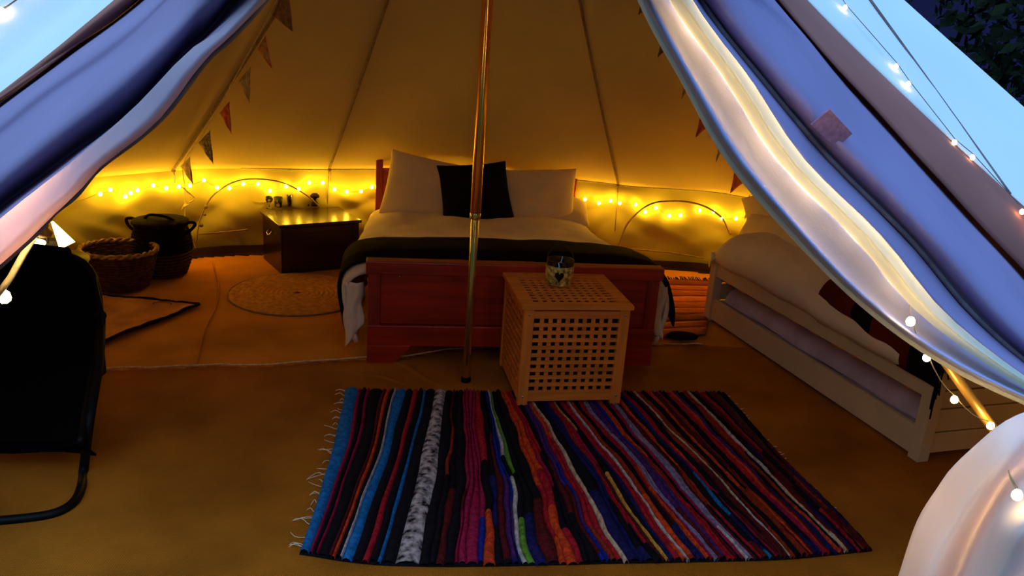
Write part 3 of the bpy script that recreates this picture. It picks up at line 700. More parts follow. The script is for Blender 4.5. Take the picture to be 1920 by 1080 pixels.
seq = [('blue', 2.6), ('crim', .7), ('black', .9), ('crim', .6), ('black', 2.2), ('maroon', .7), ('orange', .7), ('black', .7), ('white', .45), ('blue', 1.6), ('black', 1.4), ('red', .9), ('black', 1.0), ('blue', .5), ('black', 1.6), ('mottle', 2.2),
       ('black', 1.2), ('maroon', .5), ('black', 1.5), ('crim', .8), ('pink', 1.1), ('red', .8), ('black', 1.0), ('rblue', .7), ('white', .5), ('green', .5), ('black', 1.6), ('orange', 1.3), ('red', .8), ('black', .9), ('purple', .7), ('orange', .8), ('cream', .4), ('black', 1.5), ('navy', 1.1), ('red', .7), ('crim', .5), ('yellow', .45), ('black', .9), ('red', .9),
       ('white', .4), ('rust', .9), ('black', .8), ('red', .8), ('lav', .7), ('purple', .8), ('rblue', .6), ('orange', .8), ('black', .7), ('crim', .7), ('lav', 1.1), ('maroon', .9), ('orange', .5), ('black', 1.0), ('rblue', .6), ('red', .8), ('black', .8), ('maroon', .9), ('cream', .4), ('rust', .8), ('black', .9),
       ('orange', .7), ('maroon', .9), ('rust', .7), ('black', 1.1), ('red', .8), ('orange', .7), ('purple', .6), ('black', 1.0), ('rust', .7), ('red', .6), ('cream', .7), ('black', 1.0), ('maroon', 1.0), ('red', .6), ('black', .6), ('maroon', .9), ('brown', .8), ('black', 1.4)]
seq2 = []
for i, (k, wd) in enumerate(seq):
    if i >= 17 and wd > .65 and i % 4 != 1: f = random.uniform(.35, .65); seq2 += [(k, wd*f), (k, wd*(1-f))]
    else: seq2.append((k, wd))
seq = seq2
alts = {'black': ['black', 'navy', 'black', 'black', 'maroon'], 'red': ['red', 'orange', 'crim', 'red', 'black'], 'crim': ['crim', 'pink', 'maroon', 'crim'], 'orange': ['orange', 'red', 'red', 'rust'], 'white': ['white', 'black', 'lav', 'white'],
        'rblue': ['rblue', 'navy', 'blue', 'purple'], 'green': ['black', 'green', 'green'], 'lav': ['lav', 'white', 'mottle', 'lav'], 'cream': ['cream', 'cream', 'white', 'rust'], 'maroon': ['maroon', 'black', 'rust'], 'purple': ['purple', 'rblue', 'maroon'],
        'yellow': ['yellow', 'black', 'yellow', 'orange'], 'pink': ['pink', 'crim', 'rblue', 'pink'], 'rust': ['rust', 'orange', 'maroon'], 'navy': ['navy', 'black'], 'brown': ['brown', 'maroon']}
tot = sum(q[1] for q in seq); acc = 0; NS = 56
for i, (k, wd) in enumerate(seq):
    t0 = acc/tot; acc += wd; t1 = acc/tot
    wob = 0 if i < 16 else 1
    def bt_(t, s): 
        if t <= 0 or t >= 1: return t
        return t+(.0035+.0035*wob)*nz(s*3.2, t*40, 1)+(.0012+.0035*wob)*nz(s*9, t*60, 7)
    bm = bmesh.new(); prof5 = [0, .2, .5, .8, 1]; V = []
    hgt = .010+.006*random.random()
    for j in range(NS+1):
        s = j/NS; jit = (nz(i*3.3, j*0, 2)*.012 if j in (0, NS) else 0)
        a = bt_(t0, s); b = bt_(t1, s); row = []
        for q in prof5:
            p = rugpt(a+(b-a)*q, min(max(s, 0), 1)+jit)-RO
            p.z = .016+hgt*math.sin(PI*q)**.6*(1+.4*nz(j*.9, i*5, 3)); row.append(bm.verts.new(p))
        V.append(row)
    seg = []; cur_ = k; left = random.randint(14, 40) if (i >= 16 and k in alts) else 99
    for j in range(NS):
        if left == 0:
            cur_ = random.choice(alts[k]); left = random.randint(6, 24)
        left -= 1; seg.append(KI[cur_])
    for j in range(NS):
        for q in range(4):
            f = bm.faces.new((V[j][q], V[j+1][q], V[j+1][q+1], V[j][q+1])); f.material_index = seg[j]
    for j in (0, NS):
        pass
    bobj('rag_strip', bm, [RM[q] for q in KEYS], rug, True)
bm = bmesh.new()
def frb(u, v):
    p = rugpt(u, v)-RO; p.z = .014; return p
grid(bm, 40, 20, frb); bobj('backing', bm, RM['black'], rug, solid=.004)
bm = bmesh.new()       # white loose warp threads at the left edge
for i in range(26):
    s = min(.97, max(0.0, (i+random.uniform(-.4, .4))/25)); p = rugpt(0, s)-RO; p.z = .016; l = random.uniform(.015, .06)
    d = Vector((-1, random.uniform(-.5, .3), 0)); q1 = p+d*l*.5+Vector((0, random.uniform(-.015, .015), .008)); q2 = p+d*l+Vector((0, random.uniform(-.02, .02), 0))
    tube(bm, curve([p+Vector((.02, 0, .006)), p, q1, q2], 8), .0013, 4)
    if i % 3 == 0: tube(bm, curve([q2, q2+Vector((.01, .014, 0)), p+Vector((0, .012, 0))], 8), .0012, 4)
for i in range(14):
    s = random.uniform(.02, .9); p = rugpt(1, s)-RO; p.z = .018
    tube(bm, [p, p+Vector((random.uniform(.008, .02), random.uniform(-.01, .01), .003))], .0014, 4)
o = bobj('fringe', bm, M_LINEN, rug, True); o['kind'] = 'stuff'

# ------------------------------------------------------------------ dark wooden chest by the wall
cA, cB, cC = Z(468, 487), Z(526, 518), Z(676, 503)
ux = (cC-cB); lw = ux.length; ang = math.atan2(ux.y, ux.x); dd = (cA-cB).length
chh = .335
ch = empty('wooden_chest', (cB.x, cB.y, .006), ang, 'dark polished wooden chest against the tent wall left of the bed', 'chest')
dd = min(dd, .42)
bm = bmesh.new(); box(bm, .01, lw-.01, .01, dd-.01, .0, chh-.022); bobj('body', bm, M_DARKW, ch, bev=.004)
bm = bmesh.new(); box(bm, -.004, lw+.004, -.004, dd+.004, chh-.02, chh); bobj('lid', bm, M_DARKW, ch, bev=.004)
for x0, x1 in ((.02, .06), (lw-.06, lw-.02)):
    bm = bmesh.new(); box(bm, x0, x1, .004, .012, .02, chh-.03); bobj('stile', bm, M_DARKW, ch, bev=.002)
for z0 in (.02, chh-.07):
    bm = bmesh.new(); box(bm, .06, lw-.06, .005, .012, z0, z0+.04); bobj('front_rail', bm, M_DARKW, ch, bev=.002)
bm = bmesh.new(); tube(bm, [(.008, dd*.5-.03, chh-.08), (-.012, dd*.5-.03, chh-.10), (-.018, dd*.5, chh-.115), (-.012, dd*.5+.03, chh-.10), (.008, dd*.5+.03, chh-.08)], .004, 6); bobj('side_handle', bm, M_STEEL, ch, True)
zt = chh+.006
def on_chest(px, py, dz=0): p = Z(px, py, zt+dz); return Vector((p.x, p.y, zt))
def glass(px, py, h, r, label, stem=False):
    p = on_chest(px, py); bm = bmesh.new()
    if stem: prof = [(r*.8, .0), (r*.8, .003), (.004, .008), (.004, h*.45), (r*.7, h*.55), (r, h*.75), (r*.85, h), (r*.8, h), (r*.93, h*.75), (r*.6, h*.57)]
    else: prof = [(r*.85, 0), (r, h), (r-.003, h), (r*.85-.003, .006)]
    lathe(bm, prof, 20); o = bobj('drinking_glass', bm, M_GLASS, None, True); o.location = p; return tag(o, label, 'glass')
glass(505, 391, .085, .026, 'stemmed glass at the front left of the dark chest', True)
glass(522, 388, .07, .03, 'plain tumbler second from the left on the dark chest')
glass(543, 386, .085, .024, 'tall clear glass in the middle of the dark chest')
bm = bmesh.new(); p = on_chest(488, 384); lathe(bm, [(.035, 0), (.055, .02), (.06, .03), (.056, .03), (.034, .006)], 20); o = tag(bobj('glass_dish', bm, M_GLASS, None, True), 'low glass dish on the left corner of the chest', 'dish'); o.location = p
bm = bmesh.new(); lathe(bm, [(.002, .0), (.022, .0), (.024, .014), (.018, .03), (.010, .036), (.013, .05), (.014, .058), (.034, .064), (.032, .078), (.018, .09), (.003, .093)], 16, cap1=True)
o = tag(bobj('figurine', bm, M_HEART, None, True), 'small dark mushroom-shaped ornament on the chest', 'ornament'); o.location = on_chest(590, 386)
bm = bmesh.new(); lathe(bm, [(.002, 0), (.018, 0), (.02, .016), (.011, .03), (.014, .045), (.02, .052), (.016, .062), (.003, .066)], 16, cap1=True)
o = tag(bobj('figurine', bm, M_DKBASK, None, True), 'shorter dark round-headed ornament beside the mushroom ornament', 'ornament'); o.location = on_chest(578, 385)

# ------------------------------------------------------------------ round seagrass mat
c = (Z(438, 560)+Z(672, 560))/2; c = Vector((Z(556, 556).x, (Z(555, 516).y+Z(555, 598).y)/2, .016)); RR = .40
rm = empty('round_mat', c, 0, 'round braided seagrass mat between the chest and the bed', 'mat')
for i in range(13):
    r = .02+i*(RR-.02)/13; bm = bmesh.new()
    n = 48; R2 = (RR-.02)/26
    rings = [[bm.verts.new(((r+R2+R2*1.0*math.cos(b))*math.cos(2*PI*k/n), (r+R2+R2*math.cos(b))*math.sin(2*PI*k/n), .006*math.sin(b)*(1+.2*nz(k*2, i)))) for b in (0, PI*.33, PI*.66, PI)] for k in range(n)]
    for k in range(n):
        for q in range(3): bm.faces.new((rings[k][q], rings[(k+1) % n][q], rings[(k+1) % n][q+1], rings[k][q+1]))
    bobj('braid_ring', bm, M_SPREAD, rm, True)
bm = bmesh.new(); tube(bm, [((RR+.004)*math.cos(a), (RR+.004)*math.sin(a), 0) for a in [i*PI/30 for i in range(61)]], .005, 6); bobj('dark_rim', bm, M_TAPE, rm, True)

# ------------------------------------------------------------------ small beige rug with dark border, left
M_BEIGE = mat('beige_rug', (.60, .25, .07), .95, var=.25, spec=.05, vs=6, bump=.3, bs=60); M_BORD = mat('rug_border', (.02, .012, .012), .9, spec=.08)
qa, qb, qc, qd = Z(185, 560), Z(374, 578), Z(180, 655), Z(40, 620)
rg = empty('small_rug', qb, 0, 'beige rug with a dark bound edge beside the black chair', 'rug'); o0 = Vector(qb)
bm = bmesh.new()
def frg(u, v):
    p = qa.lerp(qb, u).lerp(qd.lerp(qc, u), v); 
    return p-o0+Vector((0, 0, .019+.012*abs(nz(p.x*5, p.y*5, 4))+.01*abs(nz(p.x*12+p.y*6, p.y*3, 8))))
grid(bm, 40, 40, frg); bobj('rug_field', bm, M_BEIGE, rg, True, solid=.004)
for e in (((0, 0), (1, 0)), ((1, 0), (1, 1))):
    bm = bmesh.new(); tube(bm, [frg(e[0][0]+(e[1][0]-e[0][0])*t/30, e[0][1]+(e[1][1]-e[0][1])*t/30)+Vector((0, 0, .002)) for t in range(31)], .012, 6, rf=lambda t: .007+.007*abs(nz(t*6))); bobj('border', bm, M_BORD, rg, True)
bm = bmesh.new(); pc0 = Z(305, 580)-o0+Vector((0, 0, .034)); tube(bm, [pc0+Vector((.05*math.cos(a), .03*math.sin(a), 0)) for a in [i*.2 for i in range(18)]], .004, 5); bobj('motif', bm, mat('rug_motif', (.3, .08, .02), .9), rg, True)

# ------------------------------------------------------------------ baskets
pb_ = Z(290, 527); pb_ = Vector((pb_.x, pb_.y+.14, .008))
bk = empty('laundry_basket', pb_, 0, 'black round lidded basket with two loop handles by the wall', 'basket')
bm = bmesh.new(); prof = [(.125, 0), (.14, .02), (.165, .10), (.172, .18), (.165, .26), (.155, .31), (.15, .325)]; lathe(bm, prof, 36, cap1=True); 
bobj('body', bm, M_DKBASK, bk, True)
for i in range(15):
    z = .012+i*.0205; r = .127+.048*math.sin(PI*min(z/.36, 1))+.0; bm = bmesh.new(); tube(bm, [((r+.003+.002*math.sin(k*PI/2))*math.cos(k*PI/20), (r+.003+.002*math.sin(k*PI/2))*math.sin(k*PI/20), z) for k in range(41)], .008, 5); bobj('weave_band', bm, M_WICK if i < 8 else M_DKBASK, bk, True)
bm = bmesh.new(); lathe(bm, [(.165, .325), (.172, .335), (.165, .35), (.10, .358), (.02, .362)], 36, cap1=True); LID = bobj('lid', bm, M_DKBASK, bk, True)
bm = bmesh.new(); tube(bm, curve([(-.09, -.02, .357), (-.05, -.03, .385), (.04, -.03, .38), (.09, -.02, .357)], 14), .009, 6); bobj('lid_handle', bm, M_DKBASK, LID, True)
for s in (-1, 1):
    bm = bmesh.new(); tube(bm, curve([(s*.15, -.02, .27), (s*.19, -.02, .30), (s*.215, 0, .335), (s*.19, .01, .345), (s*.14, .02, .33)], 16), .010, 7); bobj('handle', bm, M_DKBASK, bk, True)
pw = Z(212, 556); pw = Vector((pw.x-.02, pw.y+.15, .026))
wk = empty('wicker_basket', pw, 0, 'shallow open brown wicker basket in front of the black basket', 'basket')
def wr(z): return .14+.055*(z/.21)**.8
tiltM = 1
for i in range(13):
    z = .006+i*.0165; bm = bmesh.new(); r = wr(z)
    tube(bm, [((r+.003*math.sin(k*PI/2+i*PI))*math.cos(k*PI/24)*1.08, (r+.003*math.sin(k*PI/2+i*PI))*math.sin(k*PI/24), z*(1+.0*k)) for k in range(49)], .0085, 5); bobj('weave_band', bm, M_WICK, wk, True)
for k in range(20):
    a = 2*PI*k/20; bm = bmesh.new(); tube(bm, [(wr(z)*math.cos(a)*1.08, wr(z)*math.sin(a), z) for z in (0.002, .07, .14, .215)], .005, 5); bobj('stake', bm, M_WICK, wk, True)
bm = bmesh.new(); lathe(bm, [(.002, .004), (.14, .004)], 30); bobj('base', bm, M_WICK, wk)
bm = bmesh.new()
for ph in (0, PI):
    tube(bm, [((.197+.008*math.cos(k*.9+ph))*math.cos(k*PI/48)*1.08, (.197+.008*math.cos(k*.9+ph))*math.sin(k*PI/48), .222+.008*math.sin(k*.9+ph)) for k in range(97)], .0085, 6)
bobj('braided_rim', bm, M_WICKL, wk, True)

# ------------------------------------------------------------------ low table with lantern, far left
tp = Y(88, 486, .55); tz = tp.z
tb = empty('small_table', (tp.x, tp.y, .008), .3, 'small round black table behind the black chair', 'table')
bm = bmesh.new(); lathe(bm, [(.20, tz-.028), (.21, tz-.02), (.205, tz-.008)], 32, cap1=True); bobj('table_top', bm, M_BLACKM, tb, True)
for k in range(3):
    a = 2*PI*k/3; bm = bmesh.new(); tube(bm, [(.15*math.cos(a), .15*math.sin(a), 0), (.12*math.cos(a), .12*math.sin(a), tz-.03)], .012, 8); bobj('leg', bm, M_BLACKM, tb, True)
def tpt(px, py): p = Z(px, py, tz); return Vector((p.x, p.y, tz+.001))
M_LAMP = glow('lamp_glow', (1, .75, .28), 9)
q = tpt(88, 478)
lt = empty('table_lamp', q, 0, 'round dark bowl lamp glowing on the small black table', 'lamp')
bm = bmesh.new(); lathe(bm, [(.05, 0), (.095, .015), (.11, .045), (.10, .07), (.095, .07), (.10, .045), (.05, .012)], 28); bobj('bowl', bm, mat('olive_bowl', (.06, .045, .012), .4), lt, True)
bm = bmesh.new(); bmesh.ops.create_uvsphere(bm, u_segments=18, v_segments=10, radius=.045, matrix=Matrix.Translation((-.03, -.03, .072)) @ Matrix.Diagonal((1, .9, .45, 1))); bobj('glowing_dome', bm, M_LAMP, lt, True)
bm = bmesh.new(); tube(bm, [(.0, .02, .06), (.0, .02, .16)], .006, 6); bobj('stem', bm, M_WIRE, lt, True)
bm = bmesh.new(); lathe(bm, [(.03, .10), (.045, .125), (.02, .15), (.028, .165), (.002, .19)], 10); bobj('finial', bm, mat('brown_finial', (.16, .06, .02), .5), lt, True)
q = Y(112, 438, .42)
bm = bmesh.new(); bmesh.ops.create_cone(bm, cap_ends=True, segments=16, radius1=.042, radius2=.006, depth=.14, matrix=Matrix.Translation(q) @ Matrix.Rotation(-.5, 4, 'Y'))
tag(bobj('cone_lamp', bm, glow('cone_glow', (1, .72, .22), 6), None, True), 'bright cone-shaped light beside the dark bowl lamp', 'lamp')
q = Y(46, 512, .1)
gr = empty('slatted_tray', q, .2, 'small pale slatted tray behind the top of the black chair', 'tray')
for i in range(7):
    bm = bmesh.new(); box(bm, -.11, .11, -.05+i*.016, -.042+i*.016, -.004, .004); bobj('slat', bm, M_OAK, gr)
for x in (-.11, .10):
    bm = bmesh.new(); box(bm, x, x+.012, -.055, .06, -.012, -.003); bobj('runner', bm, M_OAK, gr)

# ------------------------------------------------------------------ black folding lounge chair, left
cb = Z(150, 900)
chr_ = empty('folding_chair', (cb.x, cb.y, 0), 0, 'black folding sling chair at the left with a tubular base', 'chair'); o0 = Vector((cb.x, cb.y, 0))
rail = [Y(128, 478, -.42), Y(160, 495, -.44), Y(180, 530, -.48), Y(188, 590, -.56), Y(182, 650, -.70), Y(168, 730, -.88), Y(150, 832, -1.08)]
wv_ = Vector((-.66, -.02, 0))
bm = bmesh.new(); Q = curve(rail, 40)
def fsl(u, v):
    p = lin(Q, v); sag_ = -.05*math.sin(PI*u); return p+wv_*u*(1.0)-o0+Vector((-.005, 0, sag_ if v > .2 else 0))+Vector((0, 0, .02*nz(u*3, v*4)))
grid(bm, 14, 40, fsl); bobj('sling', bm, M_BLACKF, chr_, True, solid=.012)
for k, nm in ((0, 'side_rail'), (1, 'side_rail')):
    bm = bmesh.new(); tube(bm, [p+wv_*k-o0 for p in Q], .013, 10); bobj(nm, bm, M_BLACKM, chr_, True)
bm = bmesh.new(); tube(bm, [Q[0]-o0, Q[0]+wv_*.5+Vector((0, 0, .02))-o0, Q[0]+wv_-o0], .03, 10); bobj('head_bar', bm, M_BLACKF, chr_, True)
base = [Y(190, 600, -.57), Y(186, 680, -.78), Y(168, 790, -1.0), Z(157, 880, .016), Z(152, 915, .016), Z(138, 942, .016), Z(105, 962, .016), Z(50, 972, .016), Z(-60, 982, .016)]
bm = bmesh.new(); tube(bm, [p-o0 for p in curve(base, 50)], .0165, 12); bobj('base_tube', bm, M_BLACKM, chr_, True)
b2 = base[:3]+[Z(157, 880, .016)]
bm = bmesh.new(); tube(bm, [p+wv_*1.3-o0 for p in curve(b2, 30)], .0165, 12); bobj('base_tube', bm, M_BLACKM, chr_, True)
bm = bmesh.new(); tube(bm, [Y(176, 520, -.48)-o0, Y(193, 600, -.6)-o0, Y(186, 700, -.62)-o0, Z(172, 722, .02)-o0], .010, 8); bobj('back_leg', bm, M_BLACKM, chr_, True)
bm = bmesh.new(); bmesh.ops.create_uvsphere(bm, u_segments=12, v_segments=8, radius=.024, matrix=Matrix.Translation(Y(188, 592, -.57)-o0)); bobj('hinge', bm, M_BLACKM, chr_, True)
bm = bmesh.new(); bx_ = Y(188, 672, -.66)-o0; box(bm, bx_.x-.012, bx_.x+.012, bx_.y-.02, bx_.y+.02, bx_.z-.07, bx_.z+.05); bobj('lock_block', bm, M_BLACKM, chr_, bev=.005)
# front valance of fabric under the seat
bm = bmesh.new(); a0, a1 = Q[-1]-o0, Q[-1]+wv_-o0
grid(bm, 12, 8, lambda u, v: a0.lerp(a1, u)+Vector((0, .10*v, -.0*v-.10*v+.01*math.sin(u*9)))); bobj('front_pocket', bm, M_BLACKF, chr_, True, solid=.008)

# ------------------------------------------------------------------ white single bed, right
wA, wB = Z(1718, 872), Z(1318, 598)
dv = (wB-wA); ang2 = math.atan2(dv.y, dv.x); LW = dv.length; H2 = .40; D2 = .88
print('white bed', wA, wB, LW)
wb = empty('single_bed', (wA.x, wA.y, .01), ang2, 'white painted wooden single bed along the right side of the tent', 'bed')
# local: x along the bed away from the camera, y = away from the aisle is negative
for x in (0, LW-.06):
    for y in (0, -D2+.06):
        bm = bmesh.new(); box(bm, x, x+.06, y-.06, y, 0, H2+(.015 if x == 0 else .03)); bobj('post', bm, M_WHITEW, wb, bev=.004)
for (z0, z1, nm) in ((.285, .40, 'upper_rail'), (.015, .145, 'lower_rail')):
    for y in (-.035, -D2+.012):
        bm = bmesh.new(); box(bm, .06, LW-.06, y, y+.024, z0, z1); bobj(nm, bm, M_WHITEW, wb, bev=.003)
for i, (z0, z1) in enumerate(((.03, .122), (.130, .232), (.240, .318), (.326, .40))):
    for x in (.018, LW-.042):
        bm = bmesh.new(); box(bm, x, x+.022, -D2+.06, -.06, z0, z1); bobj('end_plank', bm, M_WHITEW, wb, bev=.003)
for i in range(10):
    bm = bmesh.new(); x = .12+i*(LW-.3)/9; box(bm, x, x+.07, -D2+.03, -.036, .268, .284); bobj('slat', bm, M_OAK, wb)
WM = Matrix.Translation((wA.x, wA.y, .01)) @ Matrix.Rotation(ang2, 4, 'Z')
def wtag(o, *a): o.location = (wA.x, wA.y, .01); o.rotation_euler = (0, 0, ang2); return tag(o, *a)
bm = bmesh.new(); box(bm, .07, LW-.07, -D2+.07, -.04, .285, .42); wtag(bobj('mattress', bm, M_LINEN, None, True, bev=.03), 'thin mattress on the white single bed', 'mattress')
M_BAG = mat('lilac_fabric_bag', (.60, .46, .62), .7, var=.15, vs=7, bump=.3, bs=12)
bm = bmesh.new()
def fbag(u, v):
    x = .10+(LW-.2)*u; a = 2*PI*v
    return Vector((x, -.26+.195*math.cos(a)*(1+.06*nz(x*6, v*5)), .13+.11*math.sin(a)*(1+.1*nz(x*5, v*7, 3))+.01))
grid(bm, 60, 25, fbag); wtag(bobj('storage_bag', bm, M_BAG, None, True), 'crumpled lilac-grey fabric bag stored under the white single bed', 'bag')
bm = bmesh.new()
PRW = [Vector(p) for p in ((0, -.005, .375), (0, .012, .42), (0, -.02, .475), (0, -.10, .515), (0, -.3, .54), (0, -.6, .54), (0, -.84, .49), (0, -.88, .41))]
QW = curve(PRW, 60)
def fdu(u, v):
    p = lin(QW, v); x = .22+(LW-.20)*u
    k = max(0, min(1, (u-.28)/.4)); k = k*k*(3-2*k); e = max(0, 1-abs(u-1)/.10)
    z = p.z+(p.z-.37)*(.45*k-.15)+nz(x*4, p.y*5, 2)*.022+nz(x*10, p.y*10, 5)*.007-e*e*.12*(p.z > .42)
    return Vector((x-.02, p.y+nz(x*5, p.z*6, 7)*.018*(1 if v < .4 else 0), z))
grid(bm, 80, 40, fdu); wtag(bobj('duvet', bm, M_LINEN, None, True, solid=.02), 'rumpled white duvet on the white single bed', 'duvet')
bm = bmesh.new()
def fsh2(u, v):
    p = lin(QW, v*.5); x = .03+.75*u
    return Vector((x, p.y+.002, p.z-.02+nz(x*5, p.y*6, 12)*.012-(.03*(1-u))*(v > .3)))
grid(bm, 30, 16, fsh2); wtag(bobj('bed_sheet', bm, M_LINEN, None, True, solid=.006), 'white sheet at the near end of the single bed below the blanket', 'sheet')
# blanket, red-brown with black bands
bkt = empty('blanket', WM @ Vector((.4, -.2, 0)), 0, 'red-brown blanket with broad black bands folded over the single bed', 'blanket'); o0 = WM @ Vector((.4, -.2, 0)); bkt.location = o0
M_BRED = woven('blanket_red', (.16, .018, .008), 300, .95, .3); M_BBLK = woven('blanket_black', (.008, .006, .006), 300, .95, .3)
def blanket_pt(u, v):   # u along bed (0 near .. 1 far), v across from the aisle side
    p = lin(QW, min(1, v*.98)); x = -.02+.86*u
    bul = .05*math.sin(PI*min(1, u*1.1))**.7
    z = p.z+.012+.045*u+bul*(p.z > .42)+nz(x*6, p.y*6, 3)*.008
    y = p.y+.016+.012*math.sin(u*5)
    if v < .12: z -= .035*(1-v/.12)
    return (WM @ Vector((x, y-.01-.03*u*(v < .3), z)))-o0
bands = [(0, .20, 1), (.20, .50, 0), (.50, .68, 1), (.68, .86, 0), (.86, 1.0, 0)]
for b0, b1, k in bands:
    bm = bmesh.new(); grid(bm, 16, 40, lambda u, v: blanket_pt(b0+(b1-b0)*u, v)); o = bobj('blanket_band', bm, M_BBLK if k else M_BRED, bkt, True, solid=.012)
    if k: o['label'] = 'black band'
bm = bmesh.new()
for i in range(46):
    v = i/46*.55; p = blanket_pt(0, v)+Vector((0, 0, -.005)); l = random.uniform(.05, .085) if v > .10 else random.uniform(.10, .14)
    e = p+(WM.to_3x3() @ Vector((-.035 if v > .1 else -.012, .012+.0*v, -l)))+Vector((random.uniform(-.008, .008), 0, 0))
    tube(bm, curve([p, p.lerp(e, .5)+Vector((-.01, -.008, .01)), e], 6), .0035, 5)
o = bobj('fringe', bm, M_BBLK, bkt, True); o['kind'] = 'stuff'
bm = bmesh.new()
for i in range(26):
    v = .22+i/26*.4; p = blanket_pt(0, v); e = p+(WM.to_3x3() @ Vector((-.05, 0, -random.uniform(.04, .07)))); tube(bm, curve([p, p.lerp(e, .5)+Vector((-.01, -.008, .01)), e], 5), .003, 4)
o = bobj('red_fringe', bm, M_BRED, bkt, True); o['kind'] = 'stuff'; o['label'] = 'red fringe'
def WP(px, py, yl):
    """point where the ray meets the upright plane at local y = yl beside the single bed"""
    d = ray(px, py); n = (WM.to_3x3() @ Vector((0, 1, 0))); o = WM @ Vector((0, yl, 0)); return CAM+d*((o-CAM).dot(n)/d.dot(n))
fr2 = Vector((-.3, -1, .8))
pillow('pillow', (WP(1375, 452, -.28), WP(1405, 398, -.42), WP(1560, 425, -.42), WP(1530, 470, -.22)), .12, M_PILLOW, 'lower crumpled white pillow on the single bed', 'pillow', 11, fr2)
pillow('pillow', (WP(1388, 372, -.5), WP(1480, 356, -.6), WP(1530, 432, -.45), WP(1400, 425, -.40)), .13, M_PILLOW, 'upper white pillow leaning at the head of the single bed', 'pillow', 14, fr2)

# ------------------------------------------------------------------ red rug between the beds
M_RR = mat('red_orange_rug', (.42, .05, .012), .95, var=.3, vs=7, c2=(.75, .16, .025), stretch=(1, 14, 1), bump=.3, bs=60)
r1 = empty('red_rug', Z(1270, 580), 0, 'red and orange striped rug on the floor between the two beds', 'rug'); o0 = Z(1270, 580)
A_, B_, C2, D_ = Z(1215, 528), Z(1340, 532), Z(1322, 632), Z(1200, 640)
nst = 9
for i in range(nst):
    bm = bmesh.new(); t0, t1 = i/nst, (i+1)/nst
    def fs(u, v):
        t = t0+(t1-t0)*v; p = A_.lerp(D_, t).lerp(B_.lerp(C2, t), u); return p-o0+Vector((0, 0, .018+.004*math.sin(PI*v)+.004*nz(p.x*6, p.y*6)))
    grid(bm, 12, 4, fs); bobj('stripe', bm, M_RR if i % 3 else mat('rug_stripe', (.75, .17, .03) if i % 2 else (.22, .02, .01), .95, var=.2, vs=9), r1, True, solid=.003)
bm = bmesh.new()
for i in range(40):
    p = A_.lerp(B_, i/39)-o0+Vector((0, 0, .02)); tube(bm, [p, p+Vector((random.uniform(-.01, .01), random.uniform(.05, .09), 0))], .004, 4)
o = bobj('fringe', bm, M_BORD, r1, True); o['kind'] = 'stuff'
sp = Z(1278, 640)
bm = bmesh.new(); lathe(bm, [(.002, 0), (.05, .0), (.055, .015), (.04, .03), (.03, .032), (.004, .02)], 16)
for v in bm.verts: v.co.x *= 1.7; v.co.y *= .75
o = tag(bobj('slipper', bm, M_BORD, None, True), 'dark slipper on the floor at the foot of the red rug', 'slipper'); o.location = (sp.x, sp.y, .022)

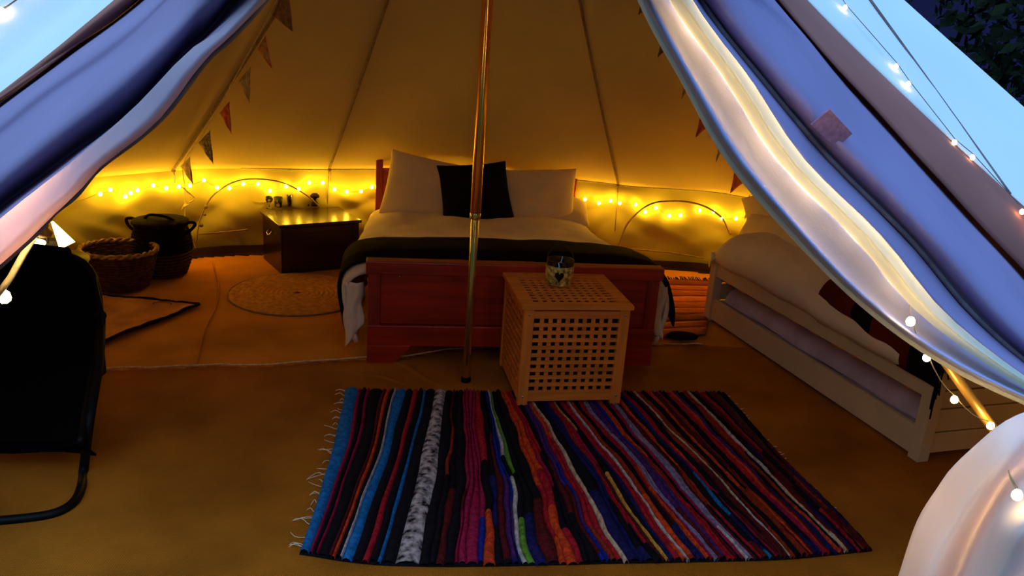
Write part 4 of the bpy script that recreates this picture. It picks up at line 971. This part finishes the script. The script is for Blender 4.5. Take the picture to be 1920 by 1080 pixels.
# ------------------------------------------------------------------ bunting
M_BU = {'beige': mat('bunting_beige', (.50, .36, .22), .9, var=.3, vs=40), 'red': mat('bunting_red', (.62, .13, .07), .9, var=.3, vs=40), 'floral': mat('bunting_floral', (.55, .45, .30), .9, var=.1, vs=26, c2=(.60, .04, .05)),
        'brown': mat('bunting_brown', (.24, .14, .09), .9, var=.35, vs=40), 'gingham': mat('bunting_gingham', (.5, .42, .3), .9, var=.2, vs=70, c2=(.08, .05, .04))}
def bunting(label, line, pens):
    t = empty('bunting', (0, 0, 0), 0, label, 'bunting')
    P = [march(x, y, o) for x, y, o in line]; P = [p for p in P if p]
    bm = bmesh.new(); tube(bm, curve(P, 40), .0035, 5); bobj('string', bm, M_ROPE, t, True)
    for (a, b, c, k) in pens:
        pa_ = march(*a, .07); pb2 = march(*b, .07)
        if not pa_ or not pb2: continue
        yy = (pa_.y+pb2.y)/2; pt_ = Y(*c, yy-.01)
        bm = bmesh.new(); n = 6; A = [pa_.lerp(pb2, i/n) for i in range(n+1)]
        rows = [[bm.verts.new(A[i].lerp(pt_, j/8)+Vector((0, .006*math.sin(i*1.5+j), 0))) for i in range(n+1)] for j in range(8)]
        tip = bm.verts.new(pt_)
        for j in range(7):
            for i in range(n): bm.faces.new((rows[j][i], rows[j][i+1], rows[j+1][i+1], rows[j+1][i]))
        for i in range(n): bm.faces.new((rows[7][i], rows[7][i+1], tip))
        bobj('pennant', bm, M_BU[k], t, True, solid=.0015)
    return t
bunting('string of fabric bunting pennants down the left roof seam', [(545, -40, .08), (520, 0, .08), (480, 75, .08), (430, 165, .07), (385, 245, .06), (345, 305, .05), (346, 350, .06), (347, 400, .06), (345, 465, .06)],
        [((510, 28), (540, -30), (549, 60), 'brown'), ((483, 92), (498, 66), (510, 130), 'floral'), ((448, 152), (470, 125), (468, 194), 'beige'), ((412, 212), (430, 190), (434, 252), 'red'), ((372, 268), (394, 244), (400, 308), 'gingham'),
         ((338, 312), (356, 294), (362, 346), 'beige'), ((338, 350), (346, 352), (366, 372), 'beige'), ((338, 395), (347, 380), (366, 374), 'beige'), ((343, 420), (350, 418), (368, 470), 'floral'), ((341, 440), (348, 440), (343, 490), 'beige')])
bunting('string of fabric bunting pennants down the right roof seam', [(1215, -40, .08), (1222, 0, .08), (1250, 80, .08), (1290, 150, .07), (1335, 220, .07), (1370, 280, .06), (1410, 350, .06)],
        [((1203, -5), (1212, 18), (1197, 28), 'brown'), ((1240, 75), (1250, 92), (1233, 108), 'brown'), ((1283, 148), (1290, 168), (1278, 186), 'beige'), ((1316, 202), (1338, 228), (1304, 258), 'red'), ((1350, 255), (1358, 275), (1342, 305), 'beige'), ((1380, 308), (1402, 335), (1369, 363), 'red'), ((1405, 365), (1412, 385), (1396, 412), 'brown')])
# cable along the floor edge at right
print('objects', len(bpy.data.objects))
